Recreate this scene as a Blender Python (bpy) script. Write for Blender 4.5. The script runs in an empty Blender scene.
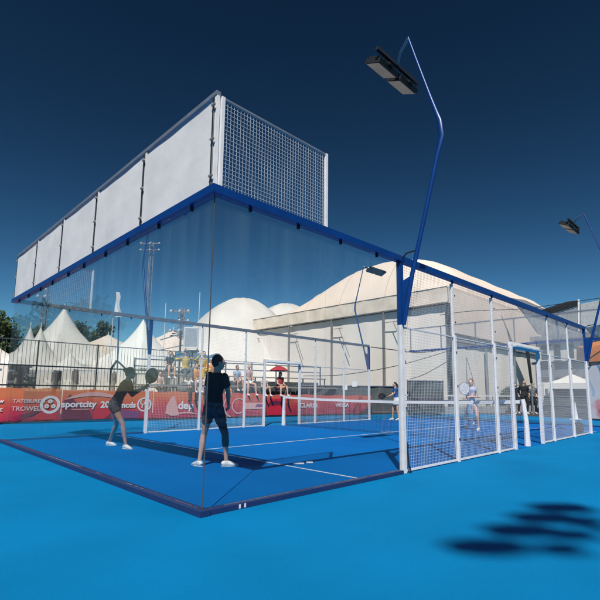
import bpy, math, random
from mathutils import Vector, Matrix
random.seed(7)
sc = bpy.context.scene
col = sc.collection
S = 3/3.8388            # metres per court unit in plan

# ------------------------------------------------------------------ camera
CAMP = Vector((-2.8819, -4.5805, 1.3656))*S
YAW, PIT, ROL, F, PX, PY = 0.7874, 0.1381, 0.0087, 450.96, 310.209, 330.148
FW = Vector((math.cos(YAW)*math.cos(PIT), math.sin(YAW)*math.cos(PIT), math.sin(PIT)))
r0 = Vector((math.sin(YAW), -math.cos(YAW), 0)); u0 = r0.cross(FW)
RT = r0*math.cos(ROL)+u0*math.sin(ROL); UP = -r0*math.sin(ROL)+u0*math.cos(ROL)
cd = bpy.data.cameras.new('camera'); cam = bpy.data.objects.new('camera', cd); col.objects.link(cam)
m = Matrix((RT, UP, -FW)).transposed().to_4x4(); m.translation = CAMP; cam.matrix_world = m
cd.sensor_width = 36; cd.lens = F/600*36; cd.shift_x = -(PX-300)/600; cd.shift_y = (PY-300)/600
cd.clip_start = .05; cd.clip_end = 3000
sc.camera = cam
def ray(x, y): return FW + RT*((x-PX)/F) - UP*((y-PY)/F)
def dep(x, y, D): return CAMP + ray(x, y)*D
def gnd(x, y, z=0.0):
    d = ray(x, y); return CAMP + d*((z-CAMP.z)/d.z)

# ------------------------------------------------------------------ materials
def mat(name, c, rough=.6, metal=0., vary=.0, scale=6., bump=0., bscale=40., c2=None, spec=.5, coord='Object'):
    M = bpy.data.materials.new(name); M.use_nodes = True; nt = M.node_tree; N = nt.nodes; L = nt.links
    b = N['Principled BSDF']; b.inputs['Roughness'].default_value = rough; b.inputs['Metallic'].default_value = metal
    b.inputs['Specular IOR Level'].default_value = spec
    b.inputs['Base Color'].default_value = (*c, 1)
    tc = N.new('ShaderNodeTexCoord')
    if vary or c2:
        nz = N.new('ShaderNodeTexNoise'); nz.inputs['Scale'].default_value = scale; nz.inputs['Detail'].default_value = 6
        L.new(tc.outputs[coord], nz.inputs['Vector'])
        mx = N.new('ShaderNodeMix'); mx.data_type = 'RGBA'
        rp = N.new('ShaderNodeMapRange'); rp.inputs['From Min'].default_value = .3; rp.inputs['From Max'].default_value = .7
        L.new(nz.outputs['Fac'], rp.inputs['Value']); L.new(rp.outputs['Result'], mx.inputs['Factor'])
        k2 = c2 if c2 else tuple(v*(1-vary) for v in c)
        mx.inputs['A'].default_value = (*(c if c2 else tuple(v*(1+vary*.5) for v in c)), 1); mx.inputs['B'].default_value = (*k2, 1)
        L.new(mx.outputs['Result'], b.inputs['Base Color'])
    if bump:
        n2 = N.new('ShaderNodeTexNoise'); n2.inputs['Scale'].default_value = bscale; n2.inputs['Detail'].default_value = 4
        L.new(tc.outputs[coord], n2.inputs['Vector'])
        bp = N.new('ShaderNodeBump'); bp.inputs['Strength'].default_value = bump; bp.inputs['Distance'].default_value = .02
        L.new(n2.outputs['Fac'], bp.inputs['Height']); L.new(bp.outputs['Normal'], b.inputs['Normal'])
    return M

def glass_mat():
    M = bpy.data.materials.new('toughened_glass'); M.use_nodes = True; nt = M.node_tree; N = nt.nodes; L = nt.links
    N.remove(N['Principled BSDF']); out = N['Material Output']
    tr = N.new('ShaderNodeBsdfTransparent'); tr.inputs['Color'].default_value = (.968, .982, .980, 1)
    gl = N.new('ShaderNodeBsdfGlossy'); gl.inputs['Roughness'].default_value = .012; gl.inputs['Color'].default_value = (1, 1, 1, 1)
    fr = N.new('ShaderNodeFresnel'); fr.inputs['IOR'].default_value = 1.5
    ge = N.new('ShaderNodeNewGeometry'); mi = N.new('ShaderNodeMapRange'); mi.inputs['To Min'].default_value = 1.36; mi.inputs['To Max'].default_value = 1/1.36
    L.new(ge.outputs['Backfacing'], mi.inputs['Value']); L.new(mi.outputs['Result'], fr.inputs['IOR'])
    tc = N.new('ShaderNodeTexCoord'); nz = N.new('ShaderNodeTexNoise'); nz.inputs['Scale'].default_value = .9; nz.inputs['Detail'].default_value = 1
    bp = N.new('ShaderNodeBump'); bp.inputs['Strength'].default_value = .05; bp.inputs['Distance'].default_value = .05
    L.new(tc.outputs['Object'], nz.inputs['Vector']); L.new(nz.outputs['Fac'], bp.inputs['Height']); L.new(bp.outputs['Normal'], gl.inputs['Normal'])
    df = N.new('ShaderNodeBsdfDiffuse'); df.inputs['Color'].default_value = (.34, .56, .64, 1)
    # faint vertical wipe marks and dust, tinted teal to paint in the milky sky reflection
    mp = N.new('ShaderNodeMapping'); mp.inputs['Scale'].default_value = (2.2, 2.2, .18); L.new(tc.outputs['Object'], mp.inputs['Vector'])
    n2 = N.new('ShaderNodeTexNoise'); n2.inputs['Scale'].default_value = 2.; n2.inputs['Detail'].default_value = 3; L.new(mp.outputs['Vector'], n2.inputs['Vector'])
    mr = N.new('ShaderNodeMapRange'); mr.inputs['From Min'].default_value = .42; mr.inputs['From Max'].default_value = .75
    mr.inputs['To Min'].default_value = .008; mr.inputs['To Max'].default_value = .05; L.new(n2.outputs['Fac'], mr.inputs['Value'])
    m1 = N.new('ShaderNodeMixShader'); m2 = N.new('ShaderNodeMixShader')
    sz = N.new('ShaderNodeSeparateXYZ'); L.new(tc.outputs['Object'], sz.inputs[0])      # the painted sky haze is stronger high on the pane, thinner lower
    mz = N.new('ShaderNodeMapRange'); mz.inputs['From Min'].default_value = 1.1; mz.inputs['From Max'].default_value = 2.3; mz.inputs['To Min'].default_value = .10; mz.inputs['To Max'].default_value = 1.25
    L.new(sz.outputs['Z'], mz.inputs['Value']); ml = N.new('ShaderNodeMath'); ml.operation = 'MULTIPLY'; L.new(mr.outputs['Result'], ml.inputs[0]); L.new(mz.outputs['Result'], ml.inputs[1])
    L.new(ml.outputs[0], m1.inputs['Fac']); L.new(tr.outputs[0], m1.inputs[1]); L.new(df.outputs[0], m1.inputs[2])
    L.new(fr.outputs[0], m2.inputs['Fac']); L.new(m1.outputs[0], m2.inputs[1]); L.new(gl.outputs[0], m2.inputs[2])
    L.new(m2.outputs[0], out.inputs['Surface'])
    return M

M = {}
M['white'] = mat('white_powder_coat', (.82, .81, .80), .45, vary=.10, scale=9)
M['padwhite'] = mat('white_padding_scuffed', (.82, .81, .80), .7, c2=(.64, .64, .68), scale=22, bump=.3, bscale=30)
M['wire'] = mat('galvanised_white_wire', (.70, .72, .74), .4, metal=.1)
M['royal'] = mat('royal_blue_paint', (.002, .045, .21), .35, vary=.15, scale=5)
M['base'] = mat('navy_base_rail', (.006, .030, .125), .5, c2=(.018, .034, .115), scale=3)
M['steel'] = mat('grey_steel', (.30, .33, .38), .4, metal=.5, vary=.15)
M['brass'] = mat('zinc_fastener', (.45, .42, .36), .4, metal=.6)
M['darksteel'] = mat('dark_steel', (.035, .04, .05), .45, metal=.3, vary=.2)
M['railing'] = mat('weathered_dark_grey_railing', (.10, .11, .12), .6, metal=.2, vary=.2)
M['column'] = mat('grey_brown_column', (.21, .20, .19), .6, vary=.2)
M['black'] = mat('matt_black', (.012, .013, .016), .6, vary=.2)
M['rubber'] = mat('black_rubber', (.02, .02, .022), .7)
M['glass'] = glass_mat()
M['lens'] = mat('led_panel', (.05, .055, .065), .15)
M['net'] = mat('black_net_cord', (.02, .022, .03), .8)
M['tape'] = mat('white_net_tape', (.78, .78, .78), .7)
M['vinyl'] = mat('white_vinyl_banner', (.74, .72, .71), .55, vary=.07, scale=2.6, bump=.6, bscale=2.2)
M['line'] = mat('white_line_paint', (.72, .75, .78), .7, vary=.1)
M['membrane'] = mat('beige_tent_membrane', (.80, .67, .565), .6, vary=.06, scale=.5, bump=.15, bscale=.6)
M['valance'] = mat('stained_beige_valance', (.88, .77, .65), .65, c2=(.68, .58, .47), scale=1.4)
M['tentwhite'] = mat('white_tent_canvas', (.84, .80, .75), .6, vary=.04, scale=.6, bump=.12, bscale=.8)
M['dome'] = mat('white_dome_membrane', (.66, .63, .59), .6, c2=(.58, .55, .51), scale=.4, bump=.15, bscale=.5)
M['wallwhite'] = mat('white_tent_sidewall', (.86, .785, .71), .6, vary=.07, scale=.5, bump=.15, bscale=.8)
M['grey'] = mat('grey_shade_cloth', (.25, .265, .28), .8, vary=.2, scale=2)
M['windscreen'] = mat('grey_green_windscreen', (.035, .05, .05), .8, c2=(.10, .12, .12), scale=1.6)
M['concrete'] = mat('grey_concrete', (.36, .36, .35), .8, vary=.25, scale=1.5, bump=.2)
M['facade'] = mat('pale_facade_plaster', (.66, .62, .58), .8, vary=.15, scale=1)
M['window'] = mat('dark_window_glass', (.05, .065, .075), .15)
M['roofgrey'] = mat('grey_roof_sheet', (.19, .20, .22), .6, vary=.2, scale=1)
M['orange'] = mat('orange_canvas', (.62, .20, .055), .7, vary=.2, scale=2)
M['teal'] = mat('teal_canvas', (.04, .15, .24), .7, vary=.2, scale=2)
M['redcloth'] = mat('red_parasol_cloth', (.42, .03, .045), .7, vary=.15)
M['bark'] = mat('bark', (.09, .065, .045), .9, vary=.3, bump=.5)
M['wood'] = mat('grey_weathered_plank', (.30, .28, .26), .8, vary=.3, scale=3)
M['flag'] = mat('white_flag_cloth', (.75, .75, .76), .7)
M['greyboard'] = mat('pale_grey_display_board', (.36, .39, .43), .5, vary=.15, scale=4)
def leafmat(name, a, b_):
    Mx = mat(name, a, .6, c2=b_, scale=2.5); Mx.node_tree.nodes['Principled BSDF'].inputs['Specular IOR Level'].default_value = .25; return Mx
M['leaf'] = leafmat('dark_foliage', (.030, .055, .022), (.07, .10, .035))
M['leaf2'] = leafmat('dusty_green_foliage', (.07, .095, .045), (.035, .06, .03))
def cloth(name, c, c2=None, s=12): return mat(name, c, .8, c2=c2, vary=.15, scale=s, bump=.8, bscale=13)
M['skin'] = mat('skin', (.68, .40, .29), .5, vary=.1, scale=8)
M['skintan'] = mat('tanned_skin', (.50, .27, .18), .5, vary=.1, scale=8)
M['hairdark'] = mat('dark_hair', (.018, .013, .011), .5, vary=.3, scale=30, bump=.5, bscale=80)
M['hairred'] = mat('auburn_hair', (.16, .055, .03), .5, vary=.3, scale=30, bump=.5, bscale=80)
M['eye'] = mat('eye', (.02, .015, .012), .2)
M['lip'] = mat('lip', (.30, .10, .08), .5)
M['c_black'] = cloth('black_sports_cloth', (.012, .014, .020))
M['c_blackpat'] = cloth('black_patterned_cloth', (.018, .02, .028), (.10, .09, .11), 22)
M['c_white'] = cloth('white_cloth', (.72, .73, .76))
M['c_whiteblue'] = cloth('white_and_blue_cloth', (.66, .70, .80), (.08, .14, .34), 9)
M['c_blue'] = cloth('blue_cloth', (.02, .10, .30))
M['c_yellow'] = cloth('yellow_cloth', (.78, .50, .07))
M['c_orange'] = cloth('orange_cloth', (.72, .27, .06))
M['c_red'] = cloth('red_cloth', (.50, .035, .045))
M['c_pink'] = cloth('pale_pink_cloth', (.58, .40, .37))
M['c_sky'] = cloth('pale_blue_cloth', (.36, .50, .66))
M['c_grey'] = cloth('grey_cloth', (.16, .17, .19))
M['shoe'] = mat('white_trainer', (.76, .76, .75), .5, vary=.1, scale=20)
M['sole'] = mat('white_sole', (.62, .62, .60), .6)

# carpet materials
def carpet(name, c, cell, dark=.12):
    Mx = mat(name, c, .85, spec=.08); nt = Mx.node_tree; N = nt.nodes; L = nt.links; b = N['Principled BSDF']; tc = N['Texture Coordinate']
    n1 = N.new('ShaderNodeTexNoise'); n1.inputs['Scale'].default_value = .45; n1.inputs['Detail'].default_value = 5; L.new(tc.outputs['Object'], n1.inputs['Vector'])
    n2 = N.new('ShaderNodeTexNoise'); n2.inputs['Scale'].default_value = 60; n2.inputs['Detail'].default_value = 3; L.new(tc.outputs['Object'], n2.inputs['Vector'])
    mp = N.new('ShaderNodeMapping'); mp.inputs['Scale'].default_value = cell; L.new(tc.outputs['Object'], mp.inputs['Vector'])
    n3 = N.new('ShaderNodeTexNoise'); n3.inputs['Scale'].default_value = 1.; n3.inputs['Detail'].default_value = 2; L.new(mp.outputs['Vector'], n3.inputs['Vector'])
    a1 = N.new('ShaderNodeMath'); a1.operation = 'ADD'; L.new(n1.outputs['Fac'], a1.inputs[0]); L.new(n3.outputs['Fac'], a1.inputs[1])
    a2 = N.new('ShaderNodeMath'); a2.operation = 'MULTIPLY_ADD'; L.new(n2.outputs['Fac'], a2.inputs[0]); a2.inputs[1].default_value = .6; L.new(a1.outputs[0], a2.inputs[2])
    mr = N.new('ShaderNodeMapRange'); mr.inputs['From Min'].default_value = 1.0; mr.inputs['From Max'].default_value = 1.6; L.new(a2.outputs[0], mr.inputs['Value'])
    mx = N.new('ShaderNodeMix'); mx.data_type = 'RGBA'; L.new(mr.outputs['Result'], mx.inputs['Factor'])
    mx.inputs['A'].default_value = (*[v*(1-dark) for v in c], 1); mx.inputs['B'].default_value = (*[v*(1+dark) for v in c], 1)
    L.new(mx.outputs['Result'], b.inputs['Base Color'])
    bp = N.new('ShaderNodeBump'); bp.inputs['Strength'].default_value = .5; bp.inputs['Distance'].default_value = .006
    n4 = N.new('ShaderNodeTexNoise'); n4.inputs['Scale'].default_value = 220; L.new(tc.outputs['Object'], n4.inputs['Vector'])
    L.new(n4.outputs['Fac'], bp.inputs['Height']); L.new(bp.outputs['Normal'], b.inputs['Normal'])
    return Mx
M['carpet'] = carpet('bright_blue_carpet', (.0005, .178, .415), (.7, 1.1, 1), .11)
M['court'] = carpet('court_turf_blue', (.0004, .130, .44), (1.5, .3, 1), .10)
M['gravel'] = mat('worn_asphalt', (.06, .06, .06), .9, c2=(.04, .04, .042), scale=3, bump=.6, bscale=20)

def banner_mat(name, top, mid, low):
    Mx = mat(name, mid, .55, spec=.3); nt = Mx.node_tree; N = nt.nodes; L = nt.links; b = N['Principled BSDF']; tc = N['Texture Coordinate']
    sx = N.new('ShaderNodeSeparateXYZ'); L.new(tc.outputs['Object'], sx.inputs[0])
    nz = N.new('ShaderNodeTexNoise'); nz.inputs['Scale'].default_value = .9; nz.inputs['Detail'].default_value = 2; L.new(tc.outputs['Object'], nz.inputs['Vector'])
    ad = N.new('ShaderNodeMath'); ad.operation = 'MULTIPLY_ADD'; L.new(nz.outputs['Fac'], ad.inputs[0]); ad.inputs[1].default_value = .7
    sb = N.new('ShaderNodeMath'); sb.operation = 'SUBTRACT'; L.new(sx.outputs['Z'], sb.inputs[0]); sb.inputs[1].default_value = .35; L.new(sb.outputs[0], ad.inputs[2])
    cr = N.new('ShaderNodeValToRGB'); L.new(ad.outputs[0], cr.inputs[0])
    cr.color_ramp.elements[0].position = .12; cr.color_ramp.elements[0].color = (*low, 1)
    cr.color_ramp.elements[1].position = .85; cr.color_ramp.elements[1].color = (*top, 1)
    e = cr.color_ramp.elements.new(.5); e.color = (*mid, 1)
    L.new(cr.outputs[0], b.inputs['Base Color'])
    return Mx
M['banA'] = banner_mat('orange_red_banner_print', (.66, .17, .07), (.58, .055, .055), (.40, .012, .07))
M['banB'] = banner_mat('red_banner_print', (.58, .11, .07), (.52, .045, .05), (.36, .02, .05))
M['b_dark'] = mat('dark_crimson_print', (.14, .008, .035), .55)
M['b_pink'] = mat('pale_pink_print', (.68, .36, .33), .55)
M['b_red'] = mat('red_print', (.55, .01, .03), .55)
M['b_white'] = mat('white_print', (.78, .74, .74), .55)
M['b_purple'] = mat('purple_print', (.20, .05, .16), .55)

# ------------------------------------------------------------------ helpers
Z_ = Vector((0, 0, 1))
def org(p):
    v = Vector((0, 0, 0))
    while p is not None: v += p.location; p = p.parent
    return v
class MB:
    def __init__(s): s.v = []; s.f = []
    def add(s, vs, fs):
        k = len(s.v); s.v += [Vector(v) for v in vs]; s.f += [tuple(i+k for i in f) for f in fs]; return s
    def frame(s, P, A, B, W):   # hexahedron from centre + three half-vectors
        c = [P+A*i+B*j+W*k for k in (-1, 1) for j in (-1, 1) for i in (-1, 1)]
        return s.add(c, [(0, 2, 3, 1), (4, 5, 7, 6), (0, 1, 5, 4), (2, 6, 7, 3), (0, 4, 6, 2), (1, 3, 7, 5)])
    def box(s, x0, y0, z0, x1, y1, z1):
        return s.frame(Vector(((x0+x1)/2, (y0+y1)/2, (z0+z1)/2)), Vector(((x1-x0)/2, 0, 0)), Vector((0, (y1-y0)/2, 0)), Vector((0, 0, (z1-z0)/2)))
    def bar(s, p, q, w, h=None, up=(0, 0, 1)):
        p = Vector(p); q = Vector(q); h = h or w; d = (q-p); dn = d.normalized(); up = Vector(up)
        if abs(dn.dot(up)) > .99: up = Vector((1, 0, 0))
        a = dn.cross(up).normalized(); b = a.cross(dn)
        return s.frame((p+q)/2, d/2, a*w/2, b*h/2)
    def tube(s, pts, rs, n=10, side=None, cap=True):
        """loft; rs: scalar, list of r or list of (ra, rb). side: vector for the first axis"""
        pts = [Vector(p) for p in pts]; k = len(pts)
        if not isinstance(rs, (list, tuple)): rs = [rs]*k
        base = len(s.v); prev = None
        for i, p in enumerate(pts):
            d = (pts[min(i+1, k-1)]-pts[max(i-1, 0)])
            d = d.normalized() if d.length > 1e-9 else Vector((0, 0, 1))
            if side is not None: a = (Vector(side)-d*Vector(side).dot(d))
            elif prev is not None: a = prev-d*prev.dot(d)
            else:
                t = Vector((0, 0, 1)) if abs(d.z) < .9 else Vector((1, 0, 0)); a = t.cross(d)
            a.normalize(); b = d.cross(a); prev = a
            ra, rb = rs[i] if isinstance(rs[i], (list, tuple)) else (rs[i], rs[i])
            for j in range(n):
                t = 2*math.pi*j/n; s.v.append(p+a*math.cos(t)*ra+b*math.sin(t)*rb)
        for i in range(k-1):
            for j in range(n):
                s.f.append((base+i*n+j, base+i*n+(j+1) % n, base+(i+1)*n+(j+1) % n, base+(i+1)*n+j))
        if cap: s.f.append(tuple(base+j for j in range(n))[::-1]); s.f.append(tuple(base+(k-1)*n+j for j in range(n)))
        return s
    def ball(s, c, rx, ry, rz, X=(1, 0, 0), Y=(0, 1, 0), Z=(0, 0, 1), nu=14, nv=9):
        c = Vector(c); X, Y, Z = Vector(X), Vector(Y), Vector(Z); base = len(s.v)
        s.v.append(c+Z*rz)
        for i in range(1, nv):
            ph = math.pi*i/nv
            for j in range(nu):
                t = 2*math.pi*j/nu; s.v.append(c+X*rx*math.sin(ph)*math.cos(t)+Y*ry*math.sin(ph)*math.sin(t)+Z*rz*math.cos(ph))
        s.v.append(c-Z*rz); e = len(s.v)-1
        for j in range(nu): s.f.append((base, base+1+j, base+1+(j+1) % nu)); s.f.append((e, e-nu+(j+1) % nu, e-nu+j))
        for i in range(nv-2):
            for j in range(nu):
                a = base+1+i*nu; s.f.append((a+j, a+nu+j, a+nu+(j+1) % nu, a+(j+1) % nu))
        return s
    def prism(s, poly, off):   # planar polygon (3D points) extruded by off
        n = len(poly); poly = [Vector(p) for p in poly]; off = Vector(off)
        return s.add(poly+[p+off for p in poly], [tuple(range(n))[::-1], tuple(range(n, 2*n))]+[(i, (i+1) % n, (i+1) % n+n, i+n) for i in range(n)])
    def grid(s, fn, nu, nv, thick=0.0):
        b = len(s.v)
        for i in range(nu+1):
            for j in range(nv+1): s.v.append(Vector(fn(i/nu, j/nv)))
        for i in range(nu):
            for j in range(nv):
                a = b+i*(nv+1)+j; s.f.append((a, a+nv+1, a+nv+2, a+1))
        return s
    def build(s, name, m_, parent=None, smooth=False, local=False, remesh=None, sub=0, solid=0):
        o_ = Vector((0, 0, 0)) if local else org(parent)
        me = bpy.data.meshes.new(name); me.from_pydata([v-o_ for v in s.v], [], s.f); me.update()
        me.materials.append(m_)
        o = bpy.data.objects.new(name, me); col.objects.link(o)
        if parent is not None: o.parent = parent
        if remesh or sub or solid:
            if solid:
                md = o.modifiers.new('s', 'SOLIDIFY'); md.thickness = solid; md.offset = 0
            if remesh:
                md = o.modifiers.new('r', 'REMESH'); md.mode = 'VOXEL'; md.voxel_size = remesh; md.use_smooth_shade = True
                md = o.modifiers.new('c', 'SMOOTH'); md.factor = .5; md.iterations = sub or 4
            dg = bpy.context.evaluated_depsgraph_get(); me2 = bpy.data.meshes.new_from_object(o.evaluated_get(dg)); o.modifiers.clear()
            me2.name = name; o.data = me2; me = me2
            if not me.materials: me.materials.append(m_)
        if smooth or remesh: me.polygons.foreach_set('use_smooth', [True]*len(me.polygons))
        if smooth and not remesh: me.set_sharp_from_angle(angle=math.radians(40))
        return o
def thing(name, label, cat, loc=(0, 0, 0), group=None):
    o = bpy.data.objects.new(name, None); col.objects.link(o); o.location = loc; o.empty_display_size = .2
    o['label'] = label; o['category'] = cat
    if group: o['group'] = group
    return o
def tag(o, label, cat, group=None):
    o['label'] = label; o['category'] = cat
    if group: o['group'] = group
    return o
def struct(o): o['kind'] = 'structure'; return o
def copy_tree(o, parent=None):
    c = o.copy(); col.objects.link(c)
    if parent: c.parent = parent
    for ch in list(o.children): copy_tree(ch, c)
    return c
def text(s_, size, m_, parent, P, U, V, depth=.004, bold=0.0, align='CENTER'):
    """flat lettering: P centre, U reading direction, V up direction (world)"""
    cu = bpy.data.curves.new('lettering', 'FONT'); cu.body = s_; cu.size = size; cu.align_x = align; cu.align_y = 'CENTER'
    cu.extrude = depth; cu.offset = bold; cu.resolution_u = 3
    t = bpy.data.objects.new('tmp', cu); col.objects.link(t)
    dg = bpy.context.evaluated_depsgraph_get(); me = bpy.data.meshes.new_from_object(t.evaluated_get(dg)); bpy.data.objects.remove(t)
    me.name = 'lettering'; me.materials.clear(); me.materials.append(m_)
    U = Vector(U).normalized(); V = Vector(V).normalized(); W = U.cross(V); off = Vector(P)-org(parent)
    for v in me.vertices:
        c = v.co.copy(); v.co = off+U*c.x+V*c.y+W*c.z
    o = bpy.data.objects.new('lettering', me); col.objects.link(o); o.parent = parent
    return o
def wires(P, U, V, w, h, pitch=.042, r=.0019, hp=None):
    """welded wire mesh panel: horizontal and vertical wires"""
    m_ = MB(); P, U, V = Vector(P), Vector(U).normalized(), Vector(V).normalized(); N_ = U.cross(V); hp = hp or pitch
    n = max(1, round(w/pitch)); k = max(1, round(h/hp))
    for i in range(n+1):
        c = P+U*(w*i/n)+V*(h/2); m_.frame(c, U*r, N_*r, V*(h/2))
    for j in range(k+1):
        c = P+V*(h*j/k)+U*(w/2)+N_*(r*2); m_.frame(c, U*(w/2), N_*r, V*r)
    return m_

# ------------------------------------------------------------------ world and sun
W = bpy.data.worlds.new('World'); sc.world = W; W.use_nodes = True; nt = W.node_tree
bg = nt.nodes['Background']; sky = nt.nodes.new('ShaderNodeTexSky'); sky.sky_type = 'NISHITA'; sky.sun_disc = False
SUN_EL = math.radians(51.1); LX, LY = .61, .53      # light travels (+.53, +.52, -1)
sky.sun_elevation = SUN_EL
sky.sun_rotation = math.atan2(-LX, -LY)             # azimuth of the sun, clockwise from +Y
sky.altitude = 900; sky.air_density = 1.0; sky.dust_density = .6; sky.ozone_density = 3
hs = nt.nodes.new('ShaderNodeHueSaturation'); hs.inputs['Saturation'].default_value = .93; hs.inputs['Hue'].default_value = .475
gm = nt.nodes.new('ShaderNodeGamma'); gm.inputs['Gamma'].default_value = 2.2
vm = nt.nodes.new('ShaderNodeVectorMath'); vm.operation = 'SCALE'; vm.inputs['Scale'].default_value = .43
nt.links.new(sky.outputs[0], hs.inputs['Color']); nt.links.new(hs.outputs[0], vm.inputs[0]); nt.links.new(vm.outputs[0], gm.inputs['Color']); nt.links.new(gm.outputs[0], bg.inputs['Color']); bg.inputs['Strength'].default_value = .05
sd = bpy.data.lights.new('sun', 'SUN'); sun = bpy.data.objects.new('sun', sd); col.objects.link(sun)
sd.energy = 5.0; sd.angle = math.radians(.6); sd.color = (1, .95, .88)
sun.rotation_euler = Vector((LX, LY, -1)).to_track_quat('-Z', 'Y').to_euler(); sun.location = (-20, -20, 40)
sc.view_settings.view_transform = 'Standard'; sc.view_settings.look = 'None'; sc.view_settings.gamma = 1; sc.view_settings.exposure = 0
sc.cycles.max_bounces = 12; sc.cycles.transparent_max_bounces = 24; sc.cycles.caustics_reflective = False

# ------------------------------------------------------------------ ground
CX, CY = 20*S, 10*S
g_ = MB(); g_.add([(-900, -900, -.02), (900, -900, -.02), (900, 900, -.02), (-900, 900, -.02)], [(0, 1, 2, 3)])
struct(g_.build('ground', M['gravel']))
bx = [(-5.5, -6.3), (20, -6.3), (22.5, 9.3), (13.4, 11.45), (-5.5, 14.65)]
struct(MB().prism([(x, y, -.015) for x, y in bx], (0, 0, .011)).build('blue_carpet', M['carpet']))
struct(MB().box(0, 0, -.003, CX, CY, .002).build('court_surface', M['court']))
ln = MB(); lw = .036
ln.box(3*S-lw/2, .06, .004, 3*S+lw/2, CY-.06, .006); ln.box(17*S-lw/2, .06, .004, 17*S+lw/2, CY-.06, .006)
ln.box(3*S+lw/2+.002, 5*S-lw/2, .004, 17*S-lw/2-.002, 5*S+lw/2, .006)
struct(ln.build('court_lines', M['line']))

# ------------------------------------------------------------------ court enclosure
H3, H4 = 3.0, 3.995
RZ0, RZ1 = 2.955, 3.035
def clampm(p, n):   # small black glass clamp under the rail
    return MB().frame(Vector(p), Vector((.011, 0, 0)) if abs(n[1]) > .5 else Vector((0, .011, 0)), Vector(n)*.016, Vector((0, 0, .024)))
def end_wall(x, sgn, lab, near):
    o = x
    t = thing('glass_wall', lab, 'glass wall', (x, CY/2, 0), 'glass end walls of the court')
    ya, yb = 0, CY
    pw = CY/5
    for i in range(5):
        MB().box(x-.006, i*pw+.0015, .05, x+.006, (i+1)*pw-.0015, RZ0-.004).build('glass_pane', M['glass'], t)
    MB().box(x-.055 if near else x-.045, -.06, -.002, x+.045, CY+.06, .048).build('base_rail', M['base'], t)
    MB().box(x-.055, -.055, RZ0, x+.055, CY+.055, RZ1).build('top_rail', M['royal'], t)
    for i in range(5):
        for f_ in (.27, .73):
            clampm((x, (i+f_)*pw, RZ0-.025), (1, 0, 0)).build('glass_clamp', M['black'], t)
    if near:
        MB().box(x-.0042, -.0042, .05, x+.0042, .0042, RZ0-.004).build('corner_profile', M['railing'], t)
    return t
end_wall(0, -1, 'near glass end wall of the padel court under the white banners', True)
end_wall(CX, 1, 'far glass end wall of the padel court beyond the net', False)

def end_screen(x, lab, near):
    t = thing('banner_screen', lab, 'banner screen' if near else 'mesh screen', (x, CY/2, RZ1), 'screens above the end walls')
    pw = CY/5; z0 = RZ1+.004
    for i in range(6):
        y = min(max(i*pw, .02), CY-.02)
        MB().box(x-.018, y-.02, z0, x+.018, y+.02, H4).build('post', M['white' if near else 'steel'], t)
        if near:
            MB().box(x-.034, y+.014 if i < 5 else y-.034, z0, x-.020, y+.034 if i < 5 else y-.014, H4-.02).build('gap_profile', M['darksteel'], t)
            for k in (.1, .5, .88):
                zz = z0+(H4-z0)*k
                MB().frame(Vector((x-.045, y, zz)), Vector((.010, 0, 0)), Vector((0, .028, 0)), Vector((0, 0, .009))).build('clip', M['brass'], t)
    MB().box(x-.026, -.0, H4+.002, x+.026, CY, H4+.045).build('top_bar', M['steel'], t)
    for i in range(5):
        y0, y1 = i*pw+.034, (i+1)*pw-.022
        if near:
            seed = i*3.1
            g = MB().grid(lambda a, b: (x-.026-.008*math.sin(seed+a*7+b*3)*math.sin(math.pi*a)*math.sin(math.pi*b)-.006*math.sin(b*9+a*14+seed)*(a*(1-a))*2,
                                         y0+(y1-y0)*a, z0+.012+(H4-.075-z0)*b-.012*math.sin(math.pi*a)*b), 24, 16)
            g.build('banner_sheet', M['vinyl'], t, smooth=True, solid=.004)
        wires((x, y0, z0+.01), (0, 1, 0), (0, 0, 1), y1-y0, H4-z0-.03, .042, .0014).build('wire_mesh', M['wire'], t)
    return t
end_screen(0, 'row of blank white banners tied to the frame above the near glass wall', True)
end_screen(CX, 'bare mesh screen above the far end wall of the court', False)

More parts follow.
